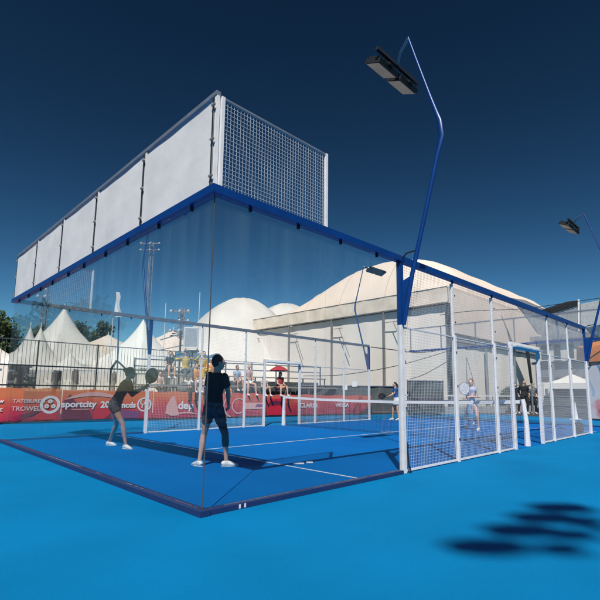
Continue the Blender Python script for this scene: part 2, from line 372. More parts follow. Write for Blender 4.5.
def side(y, out, tag_):
    near = out < 0
    # glass part, court 0..4
    w = thing('glass_wall', ('side glass wall of two panes beside the near corner of the court' if near else 'glass wall of the far side behind the woman in black'),
              'glass wall', (2*S, y, 0), 'glass side walls of the court')
    for i in range(2):
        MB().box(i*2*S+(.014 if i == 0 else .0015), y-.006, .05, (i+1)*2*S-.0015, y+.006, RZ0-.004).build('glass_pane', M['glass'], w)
    MB().box(.05, y-.045, -.002, 4*S-.06, y+.045, .044).build('base_rail', M['base'], w)
    MB().box(.06, y-.05, RZ0, 4*S+.2, y+.05, RZ1).build('top_rail', M['royal'] if near else M['steel'], w)
    for f_ in (.55, 1.42, 2.35, 3.3):
        clampm((f_*S, y, RZ0-.025), (0, 1, 0)).build('glass_clamp', M['black'], w)
    # top mesh screen, court 0..2
    z0 = RZ1+.004
    t = thing('mesh_screen', ('white framed mesh screen above the corner of the near side glass' if near else 'mesh screen above the far side glass'), 'mesh screen', (S, y, RZ1), 'mesh screens above the side glass')
    for x_ in (.05, 2*S):
        MB().box(x_-.018, y-.018, z0, x_+.018, y+.018, H4).build('post', M['white'], t)
    MB().box(.05+.019, y-.012, H4-.022, 2*S-.019, y+.012, H4-.001).build('top_bar', M['steel'], t)
    wires((.07, y, z0+.004), (1, 0, 0), (0, 0, 1), 2*S-.09, H4-z0-.03, .041, .0014, .044).build('wire_mesh', M['wire'], t)
    # mesh fence, court 4..16 with the doorway 9..11
    fr = M['white']
    fz = thing('mesh_fence', ('long white wire mesh fence on the near side of the court' if near else 'white wire mesh fence on the far side of the court by the red banners'),
               'mesh fence', (10*S, y, 0), 'mesh fences along the court')
    rail = MB().box(4*S+.202, y-.05, RZ0, 16*S, y+.05, RZ1); rail.build('top_rail', M['royal'] if near else M['steel'], fz)
    for xc in (4, 6, 8, 12, 14, 16):
        x_ = xc*S
        if xc in (4, 16):
            MB().box(x_-.035, y-.035, .0, x_+.035, y+.035, 2.03).build('post', fr, fz)
            MB().box(x_-.035, y-.035, 2.032, x_+.035, y+.035, RZ0-.002).build('upper_post', M['royal'], fz)
        else:
            wd = .026
            MB().box(x_-wd, y-.03, .0, x_+wd, y+.03, 2.03).build('post', fr, fz)
            MB().box(x_-wd*.8, y+.02*out*-1-.02, 2.032, x_+wd*.8, y+.02*out*-1+.02, RZ0-.045).build('upper_post', fr, fz)
            clampm((x_, y, RZ0-.02), (0, 1, 0)).build('rail_bracket', M['royal'], fz)
            for zz in (.35, 1.2, 1.75, 2.25, 2.7):
                MB().frame(Vector((x_, y+out*.036, zz)), Vector((.008, 0, 0)), Vector((0, .006, 0)), Vector((0, 0, .014))).build('bolt', M['darksteel'], fz)
    for a, b in ((4, 6), (6, 8), (8, 9), (11, 12), (12, 14), (14, 16)):
        xa, xb = a*S+(.036 if a != 11 else .045), b*S-(.036 if b != 9 else .045)
        fm = MB().box(xa, y-.012, .012, xb, y+.012, .04)
        fm.build('bottom_bar', fr, fz)
        wires((xa, y, .042), (1, 0, 0), (0, 0, 1), xb-xa, 1.95, .042, .0013).build('wire_mesh', M['wire'], fz)
        MB().box(xa, y-.010, 1.994, xb, y+.010, 2.012).build('middle_bar', M['wire'], fz)
        wires((xa, y-out*.02, 2.03), (1, 0, 0), (0, 0, 1), xb-xa, RZ0-2.04, .042, .0011).build('upper_wire_mesh', M['wire'], fz)
    wires((9*S+.03, y-out*.02, 2.18), (1, 0, 0), (0, 0, 1), 2*S-.06, RZ0-2.19, .042, .0011).build('upper_wire_mesh', M['wire'], fz)
    d = thing('doorway_frame', ('white portal frame round the court opening beside the near net post' if near else 'white portal frame of the opening on the far side of the court'),
              'doorway', (10*S, y, 0), 'portal frames of the court openings')
    for x_ in (9*S, 11*S):
        MB().box(x_-.030, y-.035, 0, x_+.030, y+.035, 2.06).build('jamb', M['padwhite'] if near else fr, d)
    MB().box(9*S-.030, y-.04, 2.062, 11*S+.030, y+.04, 2.13).build('lintel', fr, d)
    MB().box(9*S+.034, y-.12, 2.03, 11*S-.034, y+.12, 2.058).build('lintel_pad', mat('blue_grey_pad', (.50, .58, .66), .6, vary=.2), d)
side(0, -1, 'near'); side(CY, 1, 'far')
tg = [o for o in bpy.data.objects if o.get('label', '').startswith('side glass wall of two panes')][0]
for xx in (.36, .42): MB().box(xx, -.049, .004, xx+.018, -.0455, .04).build('white_tab', M['tape'], tg)
# loose black strap hanging on the first post of the near fence
tag(MB().tube([(4*S+.03, -.05, .42), (4*S+.032, -.055, .25), (4*S+.05, -.06, .1), (4*S+.075, -.07, .0)], [.006, .012, .013, .011], 8).build('strap', M['black'], None, True),
    'black strap hanging at the foot of the first near fence post', 'strap')

# net
nt_ = thing('padel_net', 'low court net with a white top band hung between the two side openings', 'net', (10*S, CY/2, 0))
NX = 10*S; y0n, y1n = .16, CY-.16
def ntop(y): t = (y-y0n)/(y1n-y0n); return .95-.07*4*t*(1-t)
nm = MB(); n = int((y1n-y0n)/.045); prev = None
for i in range(n+1):
    y = y0n+(y1n-y0n)*i/n; nm.frame(Vector((NX, y, (ntop(y)-.05)/2+.01)), Vector((.0016, 0, 0)), Vector((0, .0016, 0)), Vector((0, 0, (ntop(y)-.05)/2-.01)))
for j in range(19):
    for i in range(8):
        ya, yb = y0n+(y1n-y0n)*i/8, y0n+(y1n-y0n)*(i+1)/8; k = j/19
        nm.bar((NX+.003, ya, .02+k*(ntop(ya)-.06)), (NX+.003, yb, .02+k*(ntop(yb)-.06)), .003)
nm.build('netting', M['net'], nt_)
bd = MB()
for i in range(16):
    ya, yb = y0n+(y1n-y0n)*i/16, y0n+(y1n-y0n)*(i+1)/16
    bd.add([(NX+s_, yy, ntop(yy)-h) for yy in (ya, yb) for s_ in (-.008, .008) for h in (.07, 0)], [(0, 1, 5, 4), (2, 6, 7, 3), (1, 3, 7, 5), (0, 4, 6, 2)])
bd.build('top_band', M['tape'], nt_)
for yy, s_ in ((.06, 1), (CY-.06, -1)):
    MB().tube([(NX+.03, yy, 0), (NX+.02, yy, .5), (NX-.0, yy+.04*s_, .97)], [(.085, .06), (.062, .05), (.05, .045)], 10, side=(1, 0, 0)).build('net_post', M['padwhite'], nt_)

# floodlight masts
def mast(loc, rot, lab, foot=2.03, grp='floodlight masts on the court corners'):
    t = thing('floodlight_mast', lab, 'floodlight', loc, grp)
    # local: y<0 is outboard, z up
    prof = [(-.045, foot), (-.21, 2.75), (-.47, 3.68), (-.66, 4.38), (-.725, 4.62), (-.70, 4.85), (-.55, 5.35), (-.36, 5.98), (-.23, 6.42)]
    MB().tube([(0, y, z) for y, z in prof], [(.022, .04), (.028, .035), .030, .030, (.022, .040), (.022, .034), .021, .019, .018], 10, side=(1, 0, 0)).build('pole', M['royal'], t, True, True)
    MB().prism([(-.008, -.03, foot-.01), (-.008, -.05, 2.2), (-.008, -.20, 2.72), (-.008, -.03, 2.66)], (.016, 0, 0)).build('gusset_plate', M['royal'], t, local=True)
    MB().tube([(0, -.03, 2.98), (0, -.12, 3.06), (0, -.29, 3.07)], .012, 8).build('stay', M['darksteel'], t, True, True)
    ar = MB().tube([(0, -.23, 6.40), (.1, -.02, 6.34), (.2, .10, 6.26)], .022, 8); ar.build('arm', M['steel'], t, True, True)
    MB().bar((-.33, .11, 6.25), (.80, .11, 6.25), .05, .05).build('crossbar', M['black'], t, local=True)
    for k in range(2):
        xc = -.02+.56*k
        up = Vector((0, -.42, .9)).normalized(); f_ = Vector((0, .9, .42)).normalized()
        c = Vector((xc, .24, 6.16))
        hb = MB().frame(c, Vector((.245, 0, 0)), f_*.15, up*.035)
        for i in range(7): hb.frame(c+up*.055+Vector((-.21+.07*i, 0, 0)), Vector((.006, 0, 0)), f_*.13, up*.022)
        hb.frame(c+up*.04-f_*.13, Vector((.05, 0, 0)), f_*.05, up*.02)
        lamp = hb.build('lamp_housing', M['black'], t, local=True)
        MB().frame(c-up*.038, Vector((.225, 0, 0)), f_*.13, up*.004).build('lens', M['lens'], lamp, local=True)
    t.rotation_euler = (0, 0, rot)
    return t
m1 = mast((4*S, 0, 0), 0, 'blue bent floodlight mast rising from the end of the near side glass')
def mcopy(loc, rot, lab, flip=False):
    c = copy_tree(m1); c.location = loc; c.rotation_euler = (0, 0, rot); c['label'] = lab
    if flip: c.scale = (1, -1, 1)
    return c
mcopy((16*S, 0, 0), 0, 'blue floodlight mast at the far end of the near mesh fence')
mcopy((16*S, CY, 0), 0, 'slim floodlight mast seen against the beige hall tent', True)
mcopy((4*S, CY, 0), 0, 'blue floodlight mast on the far side behind the glass by the woman in black', True)

# neighbouring mast behind the camera (its lamps throw the soft shadows on the carpet)
HZ = 17.0
srcs = [gnd(px, py_)-Vector((LX, LY, -1))*HZ for px, py_ in ((561, 507.5), (545, 517.5), (521, 530), (487, 546.5), (583, 521), (574, 535), (560, 549))]
c4 = (srcs[0]+srcs[3])/2
t = thing('tall_floodlight_mast', 'tall floodlight mast of the next court carrying two rows of round lamps', 'floodlight', (c4.x+1.6, c4.y-1.0, 0))
MB().tube([(c4.x+1.6, c4.y-1.0, 0), (c4.x+1.5, c4.y-.95, 8), (c4.x+1.1, c4.y-.7, 14), (c4.x+.3, c4.y-.3, HZ+.25)], [.12, .10, .08, .05], 12).build('pole', M['royal'], t, True)
MB().bar(srcs[0]+Vector((.2, -.12, .2)), srcs[3]+Vector((-.2, -.12, .2)), .05).build('crossbar', M['black'], t)
MB().bar(srcs[4]+Vector((.2, -.12, .2)), srcs[6]+Vector((-.2, -.12, .2)), .05).build('crossbar', M['black'], t)
for k, c in enumerate(srcs):
    U_ = Vector((.707, -.707, 0)); V_ = Vector((.707, .707, 0))
    lamp = MB().ball(c, *((.33, .20, .06) if k < 4 else (.20, .13, .05)), U_, V_, Z_, 16, 8).ball(c+Z_*.08, .10, .08, .08, U_, V_, Z_, 10, 6).build('lamp_housing', M['black'], t, True)
    MB().ball(c-Z_*.05, .15, .10, .02, U_, V_, Z_, 14, 6).build('lens', M['lens'], lamp)

# small white marker strips lying on the court
for (px, py_, w_, lb) in ((298.5, 464.3, .085, 'longer white marker strip lying on the blue court inside the side glass'), (309.6, 463.2, .05, 'shorter white marker strip lying on the blue court inside the side glass')):
    p = gnd(px, py_)
    o = MB().frame(Vector((p.x, p.y, .014)), Vector((.7, -.7, 0))*w_, Vector((.7, .7, 0))*.028, Vector((0, 0, .007))).build('marker_strip', M['line'])
    tag(o, lb, 'marker', 'white marker strips')

# ------------------------------------------------------------------ printed banner hoarding beyond the far side
def bpos(x): return Vector((x, 13.75-.187*(x-1.0), 0))
BU = Vector((1, -.187, 0)).normalized(); BN = Vector((-.187, -1, 0)).normalized()   # BN faces the court
def hoarding(x0, x1, h, m_, lab):
    P0, P1 = bpos(x0), bpos(x1)
    t = thing('banner_hoarding', lab, 'banner', (P0+P1)/2, 'printed banners along the far edge of the carpet')
    n = 18
    MB().grid(lambda a, b: P0+(P1-P0)*a+Vector((0, 0, .07+(h-.07)*b-.02*math.sin(a*math.pi*5)*b))+BN*(.012*math.sin(a*21+x0)*(1-b)), n, 4).build('printed_sheet', m_, t, smooth=True, solid=.006)
    for k in range(4):
        p = P0+(P1-P0)*(k/3*.98+.01)-BN*.05
        MB().tube([p, p+Vector((0, 0, h))], .018, 6).build('support_post', M['darksteel'], t)
        MB().bar(p-BN*.02, p-BN*.42+Vector((0, 0, .02)), .04, .03).build('foot', M['darksteel'], t)
    MB().bar(P0+Vector((0, 0, .045))-BN*.01, P1+Vector((0, 0, .045))-BN*.01, .03, .05).build('bottom_bar', M['black'], t)
    return t
def on(t, x, z, pts, m_, name, lift=.022):
    """flat print shape on the hoarding; pts are (u, v) offsets from (x, z)"""
    P = bpos(x)+Vector((0, 0, z))+BN*lift
    return MB().prism([P+BU*u+Vector((0, 0, v)) for u, v in pts], -BN*.004).build(name, m_, t)
def ring(t, x, z, r, w, m_, lift=.024, a0=0, a1=360, name='printed_ring'):
    mb = MB(); n = 28; P = bpos(x)+Vector((0, 0, z))+BN*lift
    for i in range(n):
        a, b = math.radians(a0+(a1-a0)*i/n), math.radians(a0+(a1-a0)*(i+1)/n)
        q = [P+BU*(R_*math.cos(k))+Vector((0, 0, R_*math.sin(k))) for R_, k in ((r-w, a), (r, a), (r, b), (r-w, b))]
        mb.prism(q, -BN*.003)
    return mb.build(name, m_, t)
def bt(t, s_, size, x, z, m_=None, bold=.004, lift=.028):
    return text(s_, size, m_ or M['b_white'], t, bpos(x)+Vector((0, 0, z))+BN*lift, BU, (0, 0, 1), .002, bold)
def swoosh(t, x, z, L_, m_, th=.12, rise=.25, lift=.02):
    n = 16; up_, lo_ = [], []
    for i in range(n+1):
        a = i/n; u = -L_/2+L_*a; v = rise*math.sin(math.pi*(.15+.7*a)); w = th*math.sin(math.pi*a)**.7
        up_.append((u, v+w/2)); lo_.append((u, v-w/2))
    mb = MB(); P = bpos(x)+Vector((0, 0, z))+BN*lift
    for i in range(n):
        q = [P+BU*u+Vector((0, 0, v)) for u, v in (lo_[i], lo_[i+1], up_[i+1], up_[i])]
        mb.prism(q, -BN*.003)
    return mb.build('printed_swoosh', m_, t)

h1 = hoarding(-1.8, 1.30, 1.16, M['banA'], 'leftmost orange printed banner outside the glass')
bt(h1, 'new', .19, .98, .72); bt(h1, 'arc', .21, 1.0, .46)
on(h1, .4, .1, [(-1.4, 0), (.6, 0), (.2, .10), (-.4, .22)], M['b_dark'], 'printed_shape')
h2 = hoarding(1.32, 2.74, 1.14, M['banA'], 'orange banner with TATEBUREN TROWELL lettering and a white ring emblem')
bt(h2, 'TATEBUREN', .165, 1.82, .72, bold=.002); bt(h2, 'TROWELL', .20, 1.80, .47, bold=.003)
on(h2, 2.3, .1, [(-.35, 0), (.35, 0), (.3, .3), (-.05, .33)], M['b_red'], 'printed_shape')
on(h2, 1.7, .09, [(-.3, .14), (-.1, 0), (.5, .30), (.4, .32)], M['b_dark'], 'printed_shape')
ring(h2, 2.42, .60, .30, .09, M['b_white'])
for a in (90, 210, 330):
    ring(h2, 2.42+.11*math.cos(math.radians(a)), .60+.11*math.sin(math.radians(a)), .07, .055, M['b_white'], name='printed_dot')
h3 = hoarding(2.76, 5.75, 1.10, M['banA'], 'orange red banner with sportcity lettering behind the woman in black')
on(h3, 3.0, .09, [(-.22, 0), (.75, 0), (.6, .38), (.15, .62), (.0, .86), (-.2, .62)], M['b_dark'], 'printed_shape', .019)
bt(h3, 'sportcity', .30, 3.28, .60, bold=.010)
on(h3, 3.3, .42, [(-.25, 0), (.3, 0), (.3, .03), (-.25, .03)], M['b_pink'], 'printed_shape', .026)
swoosh(h3, 3.75, .60, 1.9, M['b_pink'], .15, .36)
on(h3, 4.0, .09, [(-.25, 0), (.35, 0), (.3, .4), (0, .55), (-.2, .3)], M['b_red'], 'printed_shape')
bt(h3, '20', .30, 4.10, .58, bold=.010); bt(h3, 'mcds', .27, 4.86, .56, bold=.010)
on(h3, 4.7, .09, [(-.6, 0), (.6, 0), (.6, .25), (-.3, .32)], M['b_purple'], 'printed_shape')
ring(h3, 5.44, .58, .26, .05, M['b_white']); ring(h3, 5.47, .50, .13, .04, M['b_white'], a0=-60, a1=200); ring(h3, 5.38, .66, .09, .035, M['b_white'], a0=120, a1=380)
h4 = hoarding(5.77, 8.5, 1.06, M['banA'], 'orange red banner with dep lettering behind the man in black')
on(h4, 6.48, .14, [(-.26, .1), (-.02, 0), (.28, .02), (.18, .4), (.06, .78), (-.08, .68), (-.22, .4)], M['b_pink'], 'printed_leaf')
bt(h4, 'dep', .42, 7.0, .53, bold=.012); swoosh(h4, 7.0, .08, 1.1, M['b_pink'], .06, .18)
h5 = hoarding(8.52, 10.55, 1.02, M['banB'], 'faded red banner below the seated spectators')
ring(h5, 9.25, .50, .33, .05, M['b_pink']); ring(h5, 9.05, .50, .50, .05, M['b_pink'], a0=110, a1=250, name='printed_arc')
on(h5, 9.95, .36, [(-.55, 0), (.5, 0), (.5, .26), (-.5, .26)], M['b_pink'], 'printed_shape')
on(h5, 10.2, .44, [(-.2, 0), (.15, 0), (.22, .1), (-.1, .14)], M['b_purple'], 'printed_shape', .027)
h6 = hoarding(10.57, 13.5, .98, M['banB'], 'deep red banner with CLARIN lettering between the far doorway posts')
on(h6, 10.9, .09, [(-.25, 0), (.7, 0), (.6, .7), (-.2, .7)], M['b_red'], 'printed_shape')
on(h6, 11.0, .5, [(-.35, 0), (.3, .02), (.55, .14), (0, .22), (-.3, .16)], M['b_dark'], 'printed_shape', .026)
bt(h6, 'CLARIN', .28, 12.75, .48, bold=.006)
h7 = hoarding(13.52, 16.6, .96, M['banB'], 'red banner with WILSA lettering beyond the far corner of the court')
bt(h7, 'WILSA', .29, 14.7, .48, bold=.006)
swoosh(h7, 14.4, .62, 1.6, M['b_pink'], .10, .16)

# ------------------------------------------------------------------ tall barred railing behind the banners
rl = thing('bar_railing', 'tall dark railing of vertical bars in front of the white tents', 'railing', (2, 15, 0))
X0, X1, YR = -4.0, 8.6, 15.0
rb = MB()
n = int((X1-X0)/.125)
for i in range(n+1):
    x = X0+(X1-X0)*i/n; rb.tube([(x, YR, .15), (x, YR, 2.84)], .008, 5, cap=False)
rb.build('bars', M['railing'], rl)
for z in (.14, 2.86): MB().bar((X0, YR, z), (X1, YR, z), .04, .03).build('rail', M['railing'], rl)
MB().bar((X0, YR-.07, 1.95), (X1, YR-.07, 1.95), .05, .05).build('hand_rail', M['darksteel'], rl)
MB().bar((X0, YR-.07, 1.25), (X1, YR-.07, 1.25), .05, .05).build('middle_rail', M['darksteel'], rl)
for i in range(7):
    x = X0+(X1-X0)*i/6; MB().box(x-.022, YR+.03, 0, x+.022, YR+.08, 2.9).build('post', M['railing'], rl)
# scaffold end frame at the left
sf = thing('scaffold_frame', 'pale steel scaffold frame standing at the left end outside the glass', 'scaffold', (0, 14.3, 0))
for (a, b) in (((-1.5, 14.4, 1.98), (.95, 14.3, 1.98)), ((-1.5, 14.4, 1.72), (1.1, 14.3, 1.74)), ((-1.5, 14.4, 1.35), (.95, 14.3, 1.38))):
    MB().bar(a, b, .07, .07).build('ledger', M['steel'], sf)
for x in (-1.0, .8): MB().tube([(x, 14.35, 0), (x, 14.35, 2.3)], .035, 8).build('standard', M['darksteel'], sf)

# ------------------------------------------------------------------ tents
def pagoda(c, w, hw, hp, lab, rot=.3, pw=3.2, walls=True, m_=None, group='peaked white tents behind the railing'):
    c = Vector((c[0], c[1], 0)); t = thing('peaked_tent', lab, 'tent', c, group)
    def roof(u, v):
        a = u*2*math.pi; k = v
        sq = 1/max(abs(math.cos(a)), abs(math.sin(a))); rr = (w/2)*k*(sq*min(1, k*1.4)+1*(1-min(1, k*1.4)))
        z = hw+(hp-hw)*((1-k)**pw*.75+.25*(1-k))
        z -= .12*k*(1-abs(math.cos(2*a)))*.5
        return c+Vector((math.cos(a+rot)*rr, math.sin(a+rot)*rr, z))
    MB().grid(roof, 32, 14).build('canvas_roof', m_ or M['tentwhite'], t, smooth=True)
    MB().tube([c+Vector((0, 0, hp-.05)), c+Vector((0, 0, hp+.25))], .03, 6).build('finial', M['white'], t)
    q = [c+Vector((math.cos(rot+math.pi/4+k*math.pi/2), math.sin(rot+math.pi/4+k*math.pi/2), 0))*(w/2*math.sqrt(2)) for k in range(4)]
    for k in range(4):
        a, b = q[k], q[(k+1) % 4]
        MB().bar(a+Vector((0, 0, hw-.15)), b+Vector((0, 0, hw-.15)), .04, .34).build('valance', m_ or M['tentwhite'], t)
        MB().tube([a, a+Vector((0, 0, hw-.3))], .05, 6).build('leg', M['white'], t)
    if walls:
        for k in range(4):
            a, b = q[k], q[(k+1) % 4]; z1 = hw-.34
            MB().grid(lambda s_, v: a+(b-a)*(.02+.96*s_)*.998+Vector((0, 0, z1*v))+Vector((b.y-a.y, a.x-b.x, 0)).normalized()*(.04*math.sin(s_*25)-.05), 24, 2).build('side_wall', M['wallwhite'], t, smooth=True, solid=.01)
    return t
pagoda((8.45, 33.95), 7.5, 2.9, 7.45, 'largest peaked white tent between the twin spires and the blue mast', .35, 1.9)
pagoda((5.05, 28.45), 4.0, 2.4, 5.05, 'left twin of the two slender tent spires', .5, 3.4)
pagoda((5.5, 27.95), 4.8, 2.2, 5.0, 'right twin of the two slender tent spires', .2, 3.0)
pagoda((6.9, 26.6), 2.2, 2.3, 3.4, 'smallest white tent peak right of the twin spires', .3, 1.8)
pagoda((3.2, 31.3), 4.4, 2.5, 4.5, 'low white tent at the left edge outside the glass', .6, 1.2)
pagoda((12.9, 29.9), 7.0, 2.6, 6.6, 'peaked white tent directly behind the woman in black', .35, 1.9)
pagoda((13.0, 37.0), 7.0, 3.2, 6.0, 'rounded cream tent roof left of the woman in black', .3, .6, m_=M['membrane'])
pagoda((17.4, 33.6), 6.5, 3.6, 6.6, 'rounded cream tent roof below the far floodlight tower', .3, .6, m_=M['membrane'])

def dome(c, rx, ry, h, lab, rot=.8, p=1.6):
    c = Vector((c[0], c[1], 0)); t = thing('dome_tent', lab, 'dome tent', c, 'white domes behind the spectators')
    ca, sa = math.cos(rot), math.sin(rot)
    def f_(u, v):
        a = u*2*math.pi; k = v; z = h*(math.cos(k*math.pi/2)**p) if k < 1 else 0
        z += .25*math.sin(a*8)*math.sin(k*math.pi)*.4
        x, y = rx*k*math.cos(a), ry*k*math.sin(a); return c+Vector((x*ca-y*sa, x*sa+y*ca, z))
    MB().grid(f_, 48, 20).build('dome_skin', M['dome'], t, smooth=True)
    door = dep(0, 0, 1)
    d = (CAMP-c); d.z = 0; d.normalize(); e = Vector((-d.y, d.x, 0)); P = c+d*(min(rx, ry)*.97)
    MB().prism([P-e*1.1, P+e*1.1, P+e*1.1+Vector((0, 0, 2.2)), P-e*1.1+Vector((0, 0, 2.2))], d*.4).build('entrance', M['wallwhite'], t)
    return t
dome((26.1, 35.1), 12.0, 10.5, 11.0, 'big white dome tent rising behind the spectators', p=1.15)
dome((37.8, 41.3), 12, 11, 13.0, 'smaller looking white dome partly hidden by the big dome and the beige hall', p=1.1)

# ------------------------------------------------------------------ big beige hall tent
HX, HY, HX2, HY2 = 23.2, 9.86, 50.0, 29.4
hall = thing('hall_tent', 'big beige arched hall tent with a stained valance and white side walls', 'tent', ((HX+HX2)/2, (HY+HY2)/2, 0))
prof = [(9.86, 7.7), (10.2, 8.6), (10.8, 9.4), (11.6, 10.1), (12.6, 10.65), (13.8, 11.05), (15.2, 11.3), (16.8, 11.4), (18.4, 11.3), (20, 11.0), (21.6, 10.45), (23.2, 9.75), (24.8, 9.0), (26.6, 8.3), (28, 7.95), (29.4, 7.7)]
def pz(y):
    for (a, za), (b, zb) in zip(prof, prof[1:]):
        if y <= b+1e-6:
            t = (y-a)/(b-a); return za+(zb-za)*t
    return 7.7
def roof(u, v):
    x = HX+(HX2-HX)*(u**1.6); y = HY+(HY2-HY)*v
    e1 = min(1, (x-HX)/3.4); e2 = min(1, (HX2-x)/7.0)
    g = math.sin(e1*math.pi/2)**.85*math.sin(e2*math.pi/2)**.8 if e1 > 0 and e2 > 0 else 0
    rib = .10*abs(math.sin((x-HX)/5*math.pi))*g
    return Vector((x, y, 7.7+(pz(y)-7.7)*g-rib*.6))
MB().grid(roof, 60, 60).build('membrane_roof', M['membrane'], hall, smooth=True)
# seams on the roof
for yy in (14.6, 18.8, 22.6):
    MB().tube([roof(u/24*.75, (yy+u*.05-HY)/(HY2-HY))+Vector((0, 0, .03)) for u in range(25)], .035, 5).build('roof_seam', mat('seam_tape', (.52, .46, .41), .7), hall, True)
# valance round the eave
MB().grid(lambda a, b: Vector((HX-.05-.012*math.sin(a*60), HY+(HY2-HY)*a, 6.75+.95*b)), 80, 3).build('gable_valance', M['valance'], hall, smooth=True, solid=.02)
MB().tube([(HX-.07, HY, 7.72), (HX-.07, HY2, 7.72)], .025, 6).build('eave_rope', M['column'], hall)
MB().bar((HX-.02, HY, 6.70), (HX-.02, HY2, 6.70), .10, .05).build('eave_beam', M['column'], hall)
def frontw(a, b):   # front membrane skirt, bellied
    x = HX+(40.0-HX)*a; return Vector((x, HY-.04-.07*math.sin(math.pi*b)*abs(math.sin(a*math.pi*3.3)), 4.85+2.88*b))
MB().grid(frontw, 60, 8).build('front_skirt', M['membrane'], hall, smooth=True, solid=.02)
MB().bar((HX+.02, HY+.03, 4.72), (HX2, HY+.03, 4.72), .14, .14).build('front_beam', M['darksteel'], hall)
MB().bar((HX+.02, HY+.03, 4.42), (HX2, HY+.03, 4.56), .08, .14).build('front_beam_pad', M['grey'], hall)
for k in range(5):   # columns on the gable, with knee braces
    y = HY+(HY2-HY)*k/4
    MB().box(HX-.06, y-(.10 if k == 0 else .06), 0, HX+.06, y+(.10 if k == 0 else .06), 6.66).build('column', M['darksteel' if k == 0 else 'column'], hall)
    if k: 
        MB().bar((HX-.14, y-.12, 5.9), (HX-.14, y-1.2, 5.9), .04, .04).build('bracket', M['column'], hall)
        MB().bar((HX-.14, y-.9, 5.85), (HX-.14, y-1.9, 3.7), .035, .035).build('knee_brace', M['column'], hall)
for k in range(1, 6):
    x = HX+5*k; MB().box(x-.05, HY-.12, 0, x+.05, HY-.01, 4.3).build('front_column', M['steel'], hall)
MB().grid(lambda a, b: Vector((HX+.25+.012*math.sin(a*70), HY+.2+(HY2-HY-.2)*a, 6.66*b)), 90, 3).build('gable_wall', M['wallwhite'], hall, smooth=True, solid=.02)
MB().grid(lambda a, b: Vector((HX+.2+(HX2-HX-.4)*a, HY+.2+.012*math.sin(a*80), 4.3*b)), 100, 3).build('front_wall', M['wallwhite'], hall, smooth=True, solid=.02)
MB().box(HX2-.3, HY+.3, 0, HX2-.1, HY2, 7.6).build('rear_wall', M['wallwhite'], hall)
MB().box(HX+.3, HY2-.1, 0, HX2-.3, HY2+.05, 7.6).build('side_wall', M['wallwhite'], hall)

# sagging black cables from the hall
def cable(pts, lab, r=.018):
    P = [dep(*p) for p in pts]; Q = []
    for i in range(len(P)-1):
        for k in range(8):
            t = k/8; p0 = P[max(i-1, 0)]; p1 = P[i]; p2 = P[i+1]; p3 = P[min(i+2, len(P)-1)]
            Q.append(.5*((2*p1)+(p2-p0)*t+(2*p0-5*p1+4*p2-p3)*t*t+(3*p1-p0-3*p2+p3)*t**3))
    Q.append(P[-1]); tag(MB().tube(Q, r, 6).build('cable', M['black'], None, True), lab, 'cable', 'black cables in front of the hall')
cable([(371, 347, 18.3), (395, 350, 20), (421, 352.5, 22), (450, 348.5, 25.4)], 'upper black cable from the far corner post to the hall column')
cable([(303, 376, 19.5), (345, 374.5, 20.5), (400, 365, 22.5), (450, 350.5, 25.4)], 'middle sagging black cable in front of the white hall wall')
cable([(410, 379, 22), (425, 374, 23), (450, 360, 25.4)], 'lowest short black cable beside the hall column')
cable([(440, 315, 24), (472, 311, 24.2), (520, 309, 24.6), (552, 305, 25), (600, 298, 25.6), (640, 292, 26)], 'thin black cable crossing the sky line at the right', .02)

# windscreen fence and low clutter before the hall
def screenfence(x0, x1, D0, D1, h, m_, lab, grp=None):
    A = dep(x0, 400, D0); B = dep(x1, 400, D1); A.z = B.z = 0; d = (B-A).normalized(); nrm = Vector((d.y, -d.x, 0))
    t = thing('windscreen_fence', lab, 'fence', (A+B)/2, grp)
    MB().grid(lambda a, b: A+(B-A)*a+Vector((0, 0, .15+(h-.15)*b))+nrm*(.02*math.sin(a*40+b*2)), 40, 3).build('screen_cloth', m_, t, smooth=True, solid=.01)
    n = max(2, round((B-A).length/2.4))
    for i in range(n+1):
        p = A+(B-A)*i/n-nrm*.06; MB().tube([p, p+Vector((0, 0, h+.05))], .03, 6).build('post', M['steel'], t)
    for z in (.12, h*.5, h): MB().bar(A+Vector((0, 0, z))+nrm*.04, B+Vector((0, 0, z))+nrm*.04, .035).build('rail', M['steel'], t)
    return t
screenfence(296, 404, 23.2, 24, 1.45, M['windscreen'], 'dark green windscreen fence left of the near white post, behind the red banners', 'windscreen fences before the hall')
screenfence(408, 444, 22.6, 22.9, 1.72, M['windscreen'], 'dark meshed windscreen fence right of the near white post', 'windscreen fences before the hall')
for (x, y, D, lb) in ((345, 387.5, 22.9, 'left white notice hung on the dark fence'), (354.5, 384, 22.9, 'right white notice hung on the dark fence')):
    c = dep(x, y, D); tag(MB().frame(c, RT*.12, Vector((0, 0, .13)), FW*.006).build('notice_board', M['white']), lb, 'notice', 'white notices on the dark fence')
# low white parapet under the hall front
a = dep(404, 413, 22.4); b = dep(560, 412, 30)
par = thing('low_barrier', 'long low beige barrier at the foot of the hall', 'barrier', (a+b)/2*1)
par.location.z = 0; a.z = b.z = 0
MB().bar(a+Vector((0, 0, .2)), b+Vector((0, 0, .2)), .12, .40).build('panel', M['concrete'], par)
MB().bar(a+Vector((0, 0, .98)), b+Vector((0, 0, .98)), .06, .06).build('top_rail', M['white'], par)
MB().bar(a+Vector((0, 0, .72)), b+Vector((0, 0, .72)), .05, .05).build('middle_rail', M['steel'], par)
for k in range(9):
    p = a+(b-a)*k/8; MB().tube([p, p+Vector((0, 0, 1.0))], .03, 6).build('post', M['steel'], par)

